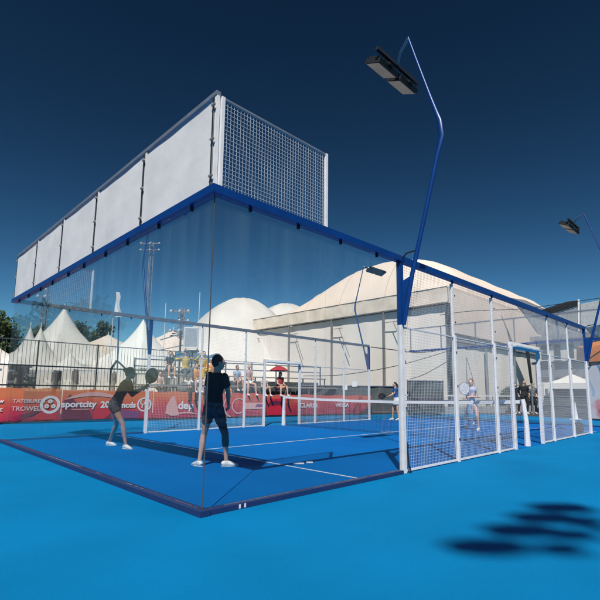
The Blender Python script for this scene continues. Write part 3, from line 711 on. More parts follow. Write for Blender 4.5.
# ------------------------------------------------------------------ building and shade structures at the right
bA = dep(536, 395, 29.5); bB = dep(640, 395, 25.5); bA.z = bB.z = 0
bd_ = (bB-bA); L_ = bd_.length; bu = bd_.normalized(); bn = Vector((bu.y, -bu.x, 0))
if bn.dot(CAMP-bA) < 0: bn = -bn
bl = thing('clubhouse', 'pale two storey clubhouse with a row of narrow windows seen through the mesh', 'building', (bA+bB)/2)
def bbox(u0, u1, z0, z1, d0, d1, name, m_, par_=None):
    c = bA+bu*((u0+u1)/2)+Vector((0, 0, (z0+z1)/2))-bn*((d0+d1)/2)
    return MB().frame(c, bu*((u1-u0)/2), bn*((d1-d0)/2), Vector((0, 0, (z1-z0)/2))).build(name, m_, par_ or bl)
bbox(0, L_, 0, 4.6, .5, 2.4, 'wall', M['facade'])
bbox(-.2, L_+.3, 4.62, 4.9, .1, 2.6, 'roof', M['roofgrey'])
bbox(-.2, L_+.2, 3.05, 3.2, .1, .48, 'balcony_slab', M['darksteel'])
bbox(0, L_, 2.2, 3.04, .32, .49, 'lintel_band', M['roofgrey'])
k = 0
u = .35
while u < L_-.5:
    w = bbox(u, u+.36, 3.35, 4.3, .44, .5-.003, 'window', M['window']); bbox(u-.05, u+.41, 3.29, 3.345, .38, .497, 'sill', M['white'], w)
    u += .78
for k in range(6):
    u = .3+k*(L_-.6)/5; bbox(u-.06, u+.06, 0, 3.04, -.5, -.38, 'column', M['steel'])
for k in range(5):
    u = .9+k*(L_-.6)/5; bbox(u, u+.8, .1, 2.1, .43, .497, 'door', M['window'])
screenfence(544, 640, 26, 23.0, 1.0, M['windscreen'], 'grey windscreen fence in front of the clubhouse')
# white market style tent roof before the clubhouse
pc = dep(572, 380, 27.5)
pagoda((pc.x, pc.y), 2.6, 1.75, 2.35, 'small white canopy in front of the clubhouse', .1, 1.0, False, group='canopies at the right')

# grey shade sail with curved edge beside the hall
outl = [(505, 297), (515, 304), (523, 313), (530, 323), (537, 333), (545, 337), (575, 338), (600, 341), (600, 322), (575, 318), (545, 309), (525, 300)]
sh = thing('shade_net', 'grey shade net with a curved edge hung between the hall and the black roofed stand', 'shade net', dep(550, 320, 32.7))
Pq = [dep(x, y, 32.6+(x-505)*.006) for x, y in outl]
MB().prism(Pq, FW*.03).build('net_cloth', M['grey'], sh)
MB().tube([p-FW*.02 for p in Pq[:6]], .02, 6).build('edge_rope', M['darksteel'], sh)
for x, y in ((545, 309), (600, 322)):
    p = dep(x, y, 32.9); MB().tube([Vector((p.x, p.y, 0)), p], .04, 6).build('support_post', M['steel'], sh)
# black roofed stand
st = thing('roofed_stand', 'grey boarded stand with a sloping black roof edge at the right', 'stand', dep(572, 330, 30.2))
D_ = 30.2
def quad(pts, D, name, m_, th=.12, par_=None, dD=0.0):
    return MB().prism([dep(x, y, D+dD*(x-pts[0][0])) for x, y in pts], FW*th).build(name, m_, par_)
quad([(549, 309.5), (577, 300.5), (578.5, 306), (553, 313.5)], D_, 'black_roof', M['black'], 1.2, st)
quad([(553, 314), (577.5, 307), (577.5, 331), (569, 328.5)], D_+.05, 'side_board', M['grey'], .15, st)
quad([(577.8, 299.5), (579.6, 299.2), (579.8, 331), (578.2, 331)], D_-.05, 'white_post', M['white'], .12, st)
quad([(580.4, 304), (606, 299), (606, 338), (580.6, 330.5)], D_, 'pale_side_board', mat('pale_corrugated_board', (.40, .42, .44), .6, vary=.2, scale=5), .15, st)
p = dep(560, 330, D_+.8); 
for x in (556, 576, 604):
    p = dep(x, 335 if x > 560 else 315, D_+.5); MB().box(p.x-.06, p.y-.06, 0, p.x+.06, p.y+.06, p.z).build('post', M['steel'], st)
# teal and orange canopies plus poster
tc_ = thing('teal_canopy', 'dark teal canopy under the pale board at the right edge', 'canopy', dep(596, 334, 21))
MB().prism([dep(586, 328, 21), dep(612, 322, 20), dep(612, 344, 20), dep(600, 342, 20.6)], FW*.1).build('canopy_cloth', M['teal'], tc_)
p = dep(611, 335, 20.2); MB().tube([Vector((p.x, p.y, 0)), p], .04, 6).build('leg', M['steel'], tc_)
oc = thing('orange_awning', 'orange awning above the pale poster at the right edge', 'awning', dep(598, 352, 20))
MB().prism([dep(588.5, 348, 20), dep(612, 341.5, 19.7), dep(612, 360, 19.7), dep(588.5, 362, 20)], FW*.9).build('awning_cloth', M['orange'], oc)
for x in (589.5, 611):
    p = dep(x, 362, 20.2); MB().tube([Vector((p.x, p.y, 0)), p], .035, 6).build('leg', M['darksteel'], oc)
MB().tube([dep(586, 361, 19.6), dep(612, 343, 19.3)], .03, 6).build('brace', M['black'], oc)
po = thing('printed_poster_wall', 'pale poster wall with red and blue streaks at the right edge', 'poster', dep(600, 395, 19.5))
A0, A1 = dep(590.5, 425, 19.6), dep(622, 428, 18.6); A0.z = A1.z = 0
Pm = mat('poster_print', (.62, .60, .62), .5); nt2 = Pm.node_tree; b_ = nt2.nodes['Principled BSDF']; tc = nt2.nodes['Texture Coordinate']
nz = nt2.nodes.new('ShaderNodeTexNoise'); nz.inputs['Scale'].default_value = 1.1; nz.inputs['Distortion'].default_value = .8; nt2.links.new(tc.outputs['Object'], nz.inputs['Vector'])
cr = nt2.nodes.new('ShaderNodeValToRGB'); nt2.links.new(nz.outputs['Fac'], cr.inputs[0]); nt2.links.new(cr.outputs[0], b_.inputs['Base Color'])
cr.color_ramp.elements[0].color = (.07, .16, .42, 1); cr.color_ramp.elements[0].position = .3; cr.color_ramp.elements[1].color = (.52, .08, .13, 1); cr.color_ramp.elements[1].position = .72
for p_, c_ in ((.40, (.60, .62, .66, 1)), (.56, (.64, .55, .56, 1)), (.64, (.60, .30, .32, 1))):
    e = cr.color_ramp.elements.new(p_); e.color = c_
MB().prism([A0+Vector((0, 0, .05)), A1+Vector((0, 0, .05)), A1+Vector((0, 0, 2.45)), A0+Vector((0, 0, 2.3))], FW*.06).build('poster_sheet', Pm, po)
MB().bar(A0+Vector((0, 0, .04))-FW*.02, A1+Vector((0, 0, .04))-FW*.02, .06, .06).build('bottom_rail', M['darksteel'], po)

# ------------------------------------------------------------------ towers, flags, boards
def lamp_tower(x, ytop, D, rows, cols, w, lab, hrow=.75):
    p = dep(x, ytop, D); t = thing('stadium_light_tower', lab, 'light tower', (p.x, p.y, 0), 'stadium light towers far behind')
    H = p.z
    mb = MB(); B_ = .28
    for sx, sy in ((-1, -1), (1, -1), (1, 1), (-1, 1)): mb.tube([(p.x+sx*B_, p.y+sy*B_, 0), (p.x+sx*B_*.6, p.y+sy*B_*.6, H)], .045, 5)
    n = int(H/.9)
    for i in range(n):
        z = H*i/n; z2 = H*(i+1)/n
        for (a, b) in (((-1, -1), (1, -1)), ((1, -1), (1, 1)), ((1, 1), (-1, 1)), ((-1, 1), (-1, -1))):
            s1, s2 = B_*(1-.4*z/H), B_*(1-.4*z2/H)
            mb.bar((p.x+a[0]*s1, p.y+a[1]*s1, z), (p.x+b[0]*s2, p.y+b[1]*s2, z2), .03)
    mb.build('lattice_mast', M['steel'], t)
    for r_ in range(rows):
        z = H-.3-hrow*r_; c0 = Vector((p.x, p.y, z))-FW*.5
        MB().bar(c0-RT*w, c0+RT*w, .08).build('crossbar', M['steel'], t)
        for k in range(cols):
            c = c0+RT*(w*(2*k/(cols-1)-1))-FW*.12
            l = MB().ball(c, .19, .15, .18, RT, FW, (0, 0, 1), 10, 6).build('lamp', M['steel'], t, True)
            MB().ball(c-FW*.08+Vector((0, 0, -.02)), .15, .09, .13, RT, FW, (0, 0, 1), 10, 6).build('reflector', M['greyboard'], l, True)
    return t
lamp_tower(182, 308, 40, 3, 3, .75, 'stadium light tower above the display board', .85)
lamp_tower(48, 273, 40, 4, 2, .32, 'slim stadium light tower behind the left end of the banners', .62)
lamp_tower(152, 242, 60, 2, 3, 1.2, 'tallest stadium light tower seen faintly through the end glass', .9)
# feather flag
c = dep(118, 380, 24); ff = thing('feather_flag', 'white feather flag on a tall blue pole behind the woman in black', 'flag', (c.x, c.y, 0))
top = dep(119.5, 292, 24); bot = dep(119, 317, 24)
MB().tube([(c.x, c.y, 0), (bot.x, bot.y, bot.z), (top.x, top.y, top.z+.06)], [.045, .035, .012], 6).build('pole', M['royal'], ff, True)
MB().grid(lambda a, b: bot+(top-bot)*b+RT*((-.18-.03*math.sin(b*5))+(.34+.04*math.sin(b*9))*a*(1-.5*b))-FW*(.05+.04*math.sin(a*6+b*7)), 8, 12).build('flag_cloth', M['flag'], ff, smooth=True, solid=.008)
for (x, yt, lb) in ((166, 303, 'thin white flagpole left of the display board'), (200, 292, 'thin white flagpole right of the display board'), (113, 318, 'thin white pole just left of the feather flag')):
    p = dep(x, yt, 24); tag(MB().tube([(p.x, p.y, 0), p], [.03, .016], 6).build('flagpole', M['white']), lb, 'flagpole', 'thin poles behind the railing')
# display board on a frame
c = dep(191, 347, 21.5); db = thing('display_board', 'tall white framed board with two pale panels above the yellow shirted spectators', 'board', (c.x, c.y, 0))
for (y0_, y1_, mm) in ((327.5, 348, M['greyboard']), (350.5, 365, mat('slate_panel', (.14, .18, .24), .5, vary=.2))):
    a, b = dep(184.5, y0_, 21.5), dep(198, y1_, 21.5); cc = (a+b)/2
    e = RT*(RT.dot(b-a)/2); v = Vector((0, 0, abs(a.z-b.z)/2))
    pn = MB().frame(cc, e*.9, v*.9, FW*.02).build('panel', mm, db)
    MB().bar(cc-e-v, cc-e+v, .07).bar(cc+e-v, cc+e+v, .07).bar(cc-e*1.08+v, cc+e*1.08+v, .07).bar(cc-e*1.08-v, cc+e*1.08-v, .07).build('frame', M['white'], pn)
for s_ in (-.28, .28): MB().tube([Vector((c.x, c.y, 0))+RT*s_+FW*.08, Vector((c.x, c.y, 4.0))+RT*s_+FW*.08], .03, 6).build('support_post', M['steel'], db)
for (x, yt) in ((181, 331), ):
    p = dep(x, yt, 22); MB().tube([(p.x, p.y, 0), p], .05, 6).build('mast', M['darksteel'], db)
    for (ya, yb) in ((340, 333), (350, 345)): MB().tube([dep(160, ya, 22), dep(184, yb, 22)], .025, 6).build('boom', M['steel'], db)

# small dark gable shape (canopy) behind the railing
p = dep(117, 360, 17.2)
gq = [dep(111, 369, 19.6), dep(117, 360.5, 19.6), dep(128, 371, 19.6)]
tag(MB().bar(gq[0], gq[1], .07).bar(gq[1], gq[2], .07).bar(gq[0], (gq[0].x, gq[0].y, 0), .06).bar(gq[2], (gq[2].x, gq[2].y, 0), .06).build('gabled_frame', M['darksteel']),
    'small dark gabled frame behind the railing left of the woman', 'frame')
# white side panels / huts behind the railing
for (x0, x1, y0_, y1_, D, lb) in ((36, 52, 372, 392, 21, 'narrow white hut wall below the twin tent spires'), (62, 72, 371, 392, 21.5, 'slim white hut wall right of the twin spires'), (74, 112, 373, 392, 22, 'wide white hut wall left of the gabled frame'), (116, 160, 372, 392, 22.4, 'white hut wall behind the woman in black'), (0, 9, 366, 392, 20, 'white hut wall at the left edge')):
    a, b = dep(x0, y0_, D), dep(x1, y0_, D); h = a.z; a.z = b.z = 0
    t = thing('white_hut', lb, 'hut', (a+b)/2, 'white huts behind the railing')
    MB().prism([a, b, b+Vector((0, 0, h)), a+Vector((0, 0, h))], Vector((FW.x, FW.y, 0))*1.5).build('wall', M['wallwhite'], t)
    MB().prism([a-RT*.06+Vector((0, 0, h+.003)), b+RT*.06+Vector((0, 0, h+.003)), b+RT*.06+Vector((0, 0, h+.1)), a-RT*.06+Vector((0, 0, h+.1))], Vector((FW.x, FW.y, 0))*1.6).build('roof', M['white'], t)
a, b = dep(8, 372, 24), dep(112, 372, 24); a.z = b.z = 0
t = thing('dark_stall_row', 'dark shaded stall row glimpsed between the white huts', 'stall', (a+b)/2)
MB().prism([a, b, b+Vector((0, 0, 1.75)), a+Vector((0, 0, 1.75))], FW*.5).build('back_cloth', M['windscreen'], t)
MB().prism([a+Vector((0, 0, 1.76)), b+Vector((0, 0, 1.76)), b+Vector((0, 0, 1.98)), a+Vector((0, 0, 1.98))], FW*.8).build('roof', M['grey'], t)
# teal parasols/banners over the stand
def hcanopy(x0, x1, y, D, drop, m_, lab):
    a, b = dep(x0, y, D), dep(x1, y, D); t = thing('teal_sunshade', lab, 'sunshade', ((a.x+b.x)/2, (a.y+b.y)/2, 0), 'teal sunshades over the spectators')
    MB().grid(lambda s_, v: a+(b-a)*s_+Vector((0, 0, -drop*v+.05*math.sin(s_*9)))-FW*(.3*v), 12, 6).build('cloth', m_, t, smooth=True, solid=.015)
    for p in (a, b): MB().tube([(p.x, p.y, 0), (p.x, p.y, p.z)], .025, 6).build('pole', M['steel'], t)
hcanopy(176, 190, 352, 20.6, .26, M['teal'], 'teal sunshade over the yellow shirted spectators')
hcanopy(196, 220, 354.5, 20.8, .28, M['teal'], 'teal sunshade just left of the head of the man in black')

# ------------------------------------------------------------------ people
Z = Vector((0, 0, 1))
def two_bone(a, b, l1, l2, pole):
    d = b-a; L_ = d.length; mx = (l1+l2)*.995
    if L_ > mx: b = a+d*(mx/L_); d = b-a; L_ = mx
    x = (l1*l1-l2*l2+L_*L_)/(2*L_); h = math.sqrt(max(0, l1*l1-x*x)); dn = d/L_
    p = pole-dn*pole.dot(dn); p.normalize(); return a+dn*x+p*h, b
def human(label, F_, P, feet, hands, H=1.62, lean=(0, 0, 1), side=None, look=None, toes=None, kneep=None, elbp=None, slim=.88,
          shirt='c_black', sleeve=.45, bottom='c_black', btype='shorts', blen=.45, hair='hairdark', hstyle='short', skin='skin', shoes=True, vox=.008,
          legwear=None, belly=1.0, group=None, hat=None, fist=(True, True)):
    F_ = Vector(F_).normalized(); R_ = F_.cross(Z).normalized(); s = H/1.70
    P = Vector(P); up = Vector(lean).normalized(); sd = Vector(side).normalized() if side else R_.copy()
    sd = (sd-up*sd.dot(up)).normalized(); fw_ = up.cross(sd); fw_.normalize()
    if fw_.dot(F_) < 0: fw_ = -fw_
    hd = Vector(look).normalized() if look else F_
    g0 = (Vector(feet[0])+Vector(feet[1]))/2
    t = thing('person', label, 'person', (g0.x, g0.y, min(feet[0][2], feet[1][2])-.07*s if feet[0][2] > .3 else 0), group)
    w = slim
    NB = P+up*.50*s; hup = (up*.45+Z*.55).normalized(); NT = NB+hup*.075*s; HCt = NT+hup*.075*s+hd*.012
    hs_ = hd.cross(Z).normalized(); hz = hs_.cross(hd).normalized(); hz = hz if hz.z > 0 else -hz
    B = MB()
    prof_ = [(-.10, .10, .075), (-.03, .155, .105*belly), (.06, .145, .10*belly), (.17, .120, .085*belly), (.30, .142, .100), (.40, .160, .100), (.465, .125, .075), (.50, .062, .058)]
    tor = [(P+up*a*s, (b*w*s, c*s*.95)) for a, b, c in prof_]
    B.tube([a for a, _ in tor]+[NT+hup*.03], [b for _, b in tor]+[(.050*s, .052*s)], 16, side=sd)
    B.ball(HCt, .074*s, .094*s, .112*s, hs_, hd, hz, 16, 12)
    B.ball(HCt+hd*.028*s-hz*.055*s, .052*s, .058*s, .055*s, hs_, hd, hz, 12, 8)
    B.tube([HCt+hd*.088*s+hz*.018*s, HCt+hd*.116*s-hz*.022*s], [.007*s, .015*s], 8)
    for q in (-1, 1): B.ball(HCt+hs_*q*.076*s-hz*.01*s-hd*.005, .010*s, .020*s, .032*s, hs_, hd, hz, 8, 6)
    SH = [NB-up*.055*s+sd*q*.155*s*w for q in (-1, 1)]; HP = [P-up*.05*s+sd*q*.085*s*w for q in (-1, 1)]
    arms, legs = [], []
    for i in (0, 1):
        q = -1 if i == 0 else 1
        pe = Vector(elbp[i]) if elbp else (-fw_*.6-Z*.8+sd*q*.35)
        el, wr = two_bone(SH[i], Vector(hands[i]), .285*s, .25*s, pe); arms.append((SH[i], el, wr))
        B.ball(SH[i], .052*s, .052*s, .052*s, nu=12, nv=8)
        B.tube([SH[i], SH[i].lerp(el, .35), el, el.lerp(wr, .25), wr], [.050*s*w**.5, .045*s, .036*s, .038*s, .024*s], 12)
        B.ball(el, .036*s, .036*s, .036*s, nu=10, nv=6)
        d = (wr-el).normalized(); nrm = sd*q; nrm = (nrm-d*nrm.dot(d)).normalized(); tv = d.cross(nrm)
        if tv.dot(Z)*1.0 + tv.dot(fw_) < 0: tv = -tv
        pc_ = wr+d*.045*s
        B.ball(pc_, .016*s, .038*s, .052*s, nrm, tv, d, 10, 8)
        for k, (off, ln_) in enumerate(((.028, .072), (.010, .080), (-.009, .074), (-.027, .058))):
            a0 = wr+d*.078*s+tv*off*s; cv = .8 if fist[i] else .25
            a1 = a0+(d*(1-cv*.3)-nrm*cv*.6).normalized()*ln_*.42*s; a2 = a1+(d*(.45-cv*.5)-nrm*cv).normalized()*ln_*.33*s; a3 = a2+(d*(.1-cv)-nrm*cv*.8).normalized()*ln_*.25*s
            B.tube([a0-d*.02*s, a0, a1, a2, a3], [.010*s, .0095*s, .0088*s, .008*s, .006*s], 7)
        b0 = wr+d*.025*s+tv*.025*s; b1 = b0+(d*.55+tv*.8).normalized()*.036*s; b2 = b1+(d*.8+tv*.1-nrm*.5).normalized()*.032*s
        B.tube([b0, b1, b2], [.012*s, .010*s, .008*s], 7)
        pk = Vector(kneep[i]) if kneep else (F_*1.0+R_*q*.25)
        ll = max(1, (Vector(feet[i])-HP[i]).length/(.825*s)); kn, an = two_bone(HP[i], Vector(feet[i]), .42*s*ll, .415*s*ll, pk); legs.append((HP[i], kn, an))
        B.tube([HP[i], HP[i].lerp(kn, .3), HP[i].lerp(kn, .7), kn, kn.lerp(an, .28), kn.lerp(an, .65), an], [.080*s*w**.3, .074*s, .058*s, .048*s, .051*s, .036*s, .030*s], 14)
        B.ball(HP[i], .08*s, .08*s, .08*s, nu=12, nv=8)
        td = Vector(toes[i]).normalized() if toes else F_
        B.tube([an+Z*.02-td*.01, an-Z*.02*s+td*.02*s, an-Z*.045*s+td*.10*s], [.032*s, .034*s, .022*s], 8)
    body = B.build('body', M[skin], t, remesh=vox, sub=5)
    # face details
    for q in (-1, 1): MB().ball(HCt+hd*.083*s+hs_*q*.030*s+hz*.010*s, .012*s, .008*s, .008*s, hs_, hd, hz, 8, 6).build('eye', M['eye'], t, True)
    MB().ball(HCt+hd*.088*s-hz*.055*s, .022*s, .007*s, .007*s, hs_, hd, hz, 8, 6).build('mouth', M['lip'], t, True)
    # hair
    hb = MB(); hb.ball(HCt-hd*.020*s+hz*.022*s, .083*s, .096*s, .110*s, hs_, hd, hz, 16, 12)
    if hstyle == 'bun': hb.ball(HCt-hd*.115*s+hz*.06*s, .045*s, .045*s, .045*s)
    if hstyle == 'pony': hb.tube([HCt-hd*.09*s+hz*.03*s, HCt-hd*.16*s-hz*.03*s, HCt-hd*.13*s-hz*.16*s, HCt-hd*.10*s-hz*.26*s], [.035*s, .04*s, .032*s, .012*s], 10)
    if hstyle == 'long':
        hb.tube([HCt-hd*.04*s+hz*.02*s, HCt-hd*.075*s-hz*.12*s, HCt-hd*.085*s-hz*.27*s], [(.085*s, .06*s), (.085*s, .045*s), (.06*s, .02*s)], 12, side=hs_)
    if hstyle != 'bald': hb.build('hair', M[hair], t, remesh=.010, sub=2)
    if hat:
        MB().tube([HCt+hz*.05*s, HCt+hz*.09*s, HCt+hz*.125*s], [.098*s, .090*s, .045*s], 16).tube([HCt+hz*.052*s+hd*.06*s, HCt+hz*.062*s+hd*.061*s], [(.08*s, .11*s)]*2, 14, side=hs_).build('cap', M[hat], t, True)
    # shirt
    if shirt:
        C_ = MB(); e = .013*s
        C_.tube([a for a, _ in tor][1:], [(b[0]+e, b[1]+e) for _, b in tor][1:-1]+[(.066*s, .064*s)], 18, side=sd)
        for (a, el, wr) in arms:
            if sleeve <= 1: C_.ball(a, .062*s, .062*s, .062*s); C_.tube([a, a.lerp(el, sleeve)], [.063*s, .060*s], 14)
            else: C_.ball(a, .060*s, .060*s, .060*s); C_.tube([a, a.lerp(el, .5), el, el.lerp(wr, sleeve-1)], [.060*s, .054*s, .048*s, .034*s], 14); C_.ball(el, .048*s, .048*s, .048*s)
        C_.build('shirt', M[shirt], t, remesh=max(vox, .010), sub=3)
    C_ = MB(); e = .018*s
    if btype in ('shorts', 'trousers'):
        C_.tube([a for a, _ in tor][:3], [(b[0]+e, b[1]+e) for _, b in tor][:3], 18, side=sd)
        for (a, kn, an) in legs:
            C_.ball(a, .096*s, .098*s, .09*s)
            if blen <= 1: C_.tube([a, a.lerp(kn, blen)], [.100*s, .092*s*(1-.18*blen)], 14)
            else: C_.tube([a, a.lerp(kn, .5), kn, kn.lerp(an, blen-1)], [.098*s, .082*s, .066*s, .054*s], 14); C_.ball(kn, .066*s, .066*s, .066*s)
        C_.build('shorts' if btype == 'shorts' else 'trousers', M[bottom], t, remesh=max(vox, .010), sub=3)
    elif btype == 'skirt':
        n_ = P-up*(.10+blen*.3)*s+(legs[0][1]+legs[1][1]-legs[0][0]-legs[1][0])*.08
        C_.tube([P+up*.06*s, P-up*.03*s, n_], [(.160*w*s, .12*s), (.185*w*s, .14*s), (.235*w*s, .20*s)], 20, side=sd)
        C_.build('skirt', M[bottom], t, remesh=.012, sub=3)
    if legwear is not None:
        i, cl = legwear; a, kn, an = legs[i]
        MB().tube([a.lerp(kn, .35), a.lerp(kn, .7), kn, kn.lerp(an, .25), kn.lerp(an, .42)], [.079*s, .064*s, .055*s, .057*s, .050*s], 14).build('leg_sleeve', M[cl], t, True)
    if shoes:
        for i, (a, kn, an) in enumerate(legs):
            td = Vector(toes[i]).normalized() if toes else F_; sdv = td.cross(Z).normalized(); b0 = an-Z*.062*s
            sh_ = MB().tube([b0-td*.065*s+Z*.018, b0-td*.05*s+Z*.03, b0+td*.03*s+Z*.032, b0+td*.11*s+Z*.018, b0+td*.185*s+Z*.004], [(.026*s, .030*s), (.038*s, .042*s), (.042*s, .045*s), (.046*s, .032*s), (.030*s, .018*s)], 14, side=sdv)
            sh_.tube([an-Z*.03*s, an+Z*.012*s], [.044*s, .043*s], 12)
            so = sh_.build('shoe', M['shoe'], t, remesh=.008, sub=3)
            MB().tube([b0-td*.07*s-Z*.004, b0+td*.06*s-Z*.006, b0+td*.19*s-Z*.003], [(.030*s, .010), (.044*s, .010), (.028*s, .009)], 12, side=sdv).build('sole', M['sole'], so, True)
    return t, arms, (HCt, hd, hz, hs_)
def racket(label, grip, head_dir, normal, L_=.44, r=.125, group=None, rim='black', face='c_black'):
    g_ = Vector(grip); d = Vector(head_dir).normalized(); n_ = Vector(normal); n_ = (n_-d*n_.dot(d)).normalized(); u_ = d.cross(n_)
    t = thing('padel_racket', label, 'racket', g_, group)
    MB().tube([g_-d*.06, g_+d*.08], .015, 8).build('handle', M['rubber'], t)
    c = g_+d*(.08+.04+r*1.15); pts = []
    for i in range(28):
        a = 2*math.pi*i/28; k = 1.0-.10*math.sin(a) if math.sin(a) < 0 else 1
        pts.append(c+u_*math.cos(a)*r*(1-.10*max(0, -math.sin(a)))+d*math.sin(a)*r*1.15-n_*.016)
    MB().prism(pts, n_*.032).build('face', M[face], t)
    MB().tube([p+n_*.016 for p in pts]+[pts[0]+n_*.016], .012, 6, cap=False).build('rim', M[rim], t, True)
    th = MB()
    for q in (-1, 1): th.tube([g_+d*.07, g_+d*.12+u_*q*.045, c-d*r*.95+u_*q*.06], [.010, .010, .010], 6)
    th.build('throat', M[rim], t, True)
    hm = MB()
    for ix in range(-3, 4):
        for iy in range(-3, 4):
            if ix*ix+iy*iy < 11: q = c+u_*ix*.028*r/.125+d*iy*.028*r/.125; hm.tube([q-n_*.0175, q+n_*.0175], .006, 6)
    hm.build('holes', M['black'] if face != 'c_black' else M['c_grey'], t)
    return t

FWh = Vector((FW.x, FW.y, 0)).normalized(); RTh = Vector((RT.x, RT.y, 0)).normalized()
# man in black, back towards the camera
aL, aR = gnd(199, 466.5)+Z*.07, gnd(226, 466.5)+Z*.07
Pm_ = dep(214.0, 405.5, 6.45)
fm = (FWh*.8+RTh*.6)
human('man in black shirt and patterned black shorts seen from behind inside the corner glass', fm, Pm_, [aL, aR], [dep(208, 405, 6.75), dep(229, 409, 6.7)], H=1.60,
      lean=dep(217.5, 371, 6.5)-Pm_, side=RTh*.85+FWh*-.45, look=FWh*.45+RTh*.9, toes=[FWh*.5-RTh*.5, FWh*.2+RTh*.98],
      kneep=[FWh*.8-RTh*.3, FWh*.7+RTh*.5], elbp=[-RTh*1.0-Z*.5, RTh*1.2-Z*.2], shirt='c_black', sleeve=.62, bottom='c_blackpat', blen=.52, skin='skin', vox=.007,
      legwear=(1, 'c_blackpat'), slim=.92)
# woman in black leaning forward
aL, aR = gnd(109, 445.5)+Z*.07, gnd(125.5, 449)+Z*.07
D_ = 8.5
Pw = dep(115.8, 402.5, D_)
_, arms, _h = human('woman in black top and patterned shorts leaning forward behind the left end glass', RTh*.97+FWh*.1, Pw, [aL, aR], [dep(141.5, 389, D_-.12), dep(144, 388, D_+.08)], H=1.60,
      lean=dep(127.5, 381.5, D_)-Pw, side=-FWh*.97+RTh*.1, look=RTh*.95+FWh*.2-Z*.1, toes=[RTh*.9-FWh*.35, RTh*.8-FWh*.5], kneep=[RTh-FWh*.1, RTh+FWh*.1],
      elbp=[-Z-FWh*.3, -Z+FWh*.4], shirt='c_black', sleeve=1.6, bottom='c_blackpat', blen=.35, hstyle='bun', skin='skintan', vox=.007, slim=.86)
racket('black padel racket held upright by the woman in black', dep(145.0, 388, D_), dep(152.5, 377, D_)-dep(146.5, 388, D_), FWh+RTh*.25, r=.125)
# woman in white at the far right of the court
D_ = 13.6; p = gnd(480, 430)
aL, aR = gnd(473.5, 424)+Z*.07, gnd(478.5, 430.5)+Z*.07
Pw = dep(472.5, 402, D_)
human('woman in a white and blue shirt and white skirt across the net', -FWh*.85-RTh*.45, Pw, [aR, aL], [dep(466, 398, D_-.2), dep(477, 397, D_-.25)], H=1.56,
      lean=dep(471, 385.5, D_-.03)-Pw, side=-RTh*.9+FWh*.35, look=-FWh*.8-RTh*.5, shirt='c_whiteblue', sleeve=.4, bottom='c_white', btype='skirt', blen=.42, hair='hairred', hstyle='pony', skin='skin', vox=.009)
racket('white faced padel racket held by the woman in white across the net', dep(467, 398, D_-.25), dep(464, 388, D_-.25)-dep(467, 398, D_-.25), FWh, r=.15, face='c_white', rim='black')
# player in blue top by the far side
D_ = 18.4; base = dep(397, 420, D_); base.z = 0
Pb = Vector((base.x, base.y, .86))
human('player in a blue top and white skirt left of the near white post', RTh*-.9-FWh*.5, Pb, [base+RTh*.05+Z*.07-FWh*.1, base-RTh*.16+Z*.07+FWh*.1], [Pb-RTh*.32+Z*.10, Pb-RTh*.30+Z*.12-FWh*.1], H=1.50,
      lean=(-RTh*.12+Z), look=-RTh-FWh*.3, shirt='c_blue', sleeve=.5, bottom='c_white', btype='skirt', blen=.35, hair='hairdark', hstyle='pony', vox=.010)
racket('small black padel racket held by the player in the blue top', Pb-RTh*.36+Z*.12-FWh*.05, -RTh-Z*.1, FWh+Z*.3, r=.12)

# grandstand with spectators
gs = thing('grandstand', 'low grey grandstand of planks and rails behind the red banners', 'grandstand', (10, 13.2, 0))
def gpt(x, back, z): return bpos(x)-BN*back+Vector((0, 0, z))
XA, XB = 5.6, 15.2
for (bk, z, w_, nm) in ((.75, .86, .5, 'footboard'), (1.15, 1.30, .32, 'seat_plank'), (1.75, 1.34, .5, 'footboard'), (2.15, 1.80, .32, 'seat_plank')):
    MB().bar(gpt(XA, bk, z), gpt(XB, bk, z), w_, .045).build(nm, M['wood'], gs)
for z in (2.15, 2.45): MB().bar(gpt(XA, 2.55, z), gpt(XB, 2.55, z), .05).build('guard_rail', M['steel'], gs)
MB().bar(gpt(XA, .5, 1.32), gpt(9.0, .5, 1.32), .045).build('front_rail', M['steel'], gs)
for k in range(8):
    x = XA+(XB-XA)*k/7; fr_ = MB()
    fr_.bar(gpt(x, .62, 0), gpt(x, .62, .84), .05).bar(gpt(x, 1.15, 0), gpt(x, 1.15, 1.275), .05).bar(gpt(x, 1.6, 0), gpt(x, 1.6, 1.31), .05).bar(gpt(x, 2.15, 0), gpt(x, 2.15, 1.775), .05).bar(gpt(x, 2.55, 0), gpt(x, 2.55, 2.5), .05).bar(gpt(x, .62, .2), gpt(x, 2.5, 1.5), .04)
    fr_.build('frame', M['steel'], gs)
bk_ = MB().prism([gpt(9.2, 2.75, .0), gpt(XB, 2.75, .0), gpt(XB, 2.75, 1.62), gpt(9.2, 2.75, 1.62)], -BN*.03).build('dark_back_cloth', M['windscreen'], gs)
def seated(label, px, top, D, H=1.6, **kw):
    """spectator on a plank; top = picture height of the crown of the head"""
    hp_ = dep(px, top, D); P = Vector((hp_.x, hp_.y, hp_.z-.78*H/1.7)); f_ = BN*.9+RTh*kw.pop('turn', 0)
    f_.z = 0; f_.normalize(); r_ = f_.cross(Z)
    sp = kw.pop('spread', .12); fz = kw.pop('foot', P.z-.46*H/1.7); hn = kw.pop('hands', None)
    an = [P+f_*.42+r_*q*sp-Z*(P.z-fz) for q in (-1, 1)]
    for a in an: a.z = fz+.07
    hnds = hn(P, f_, r_) if hn else [P+f_*.30+r_*q*.10+Z*.10 for q in (-1, 1)]
    return human(label, f_, P, an, hnds, H=H, lean=kw.pop('lean', (f_.x*.1, f_.y*.1, 1)), kneep=[f_*.6+Z+r_*-.1, f_*.6+Z+r_*.1], vox=.011, group='spectators on the grandstand', **kw)
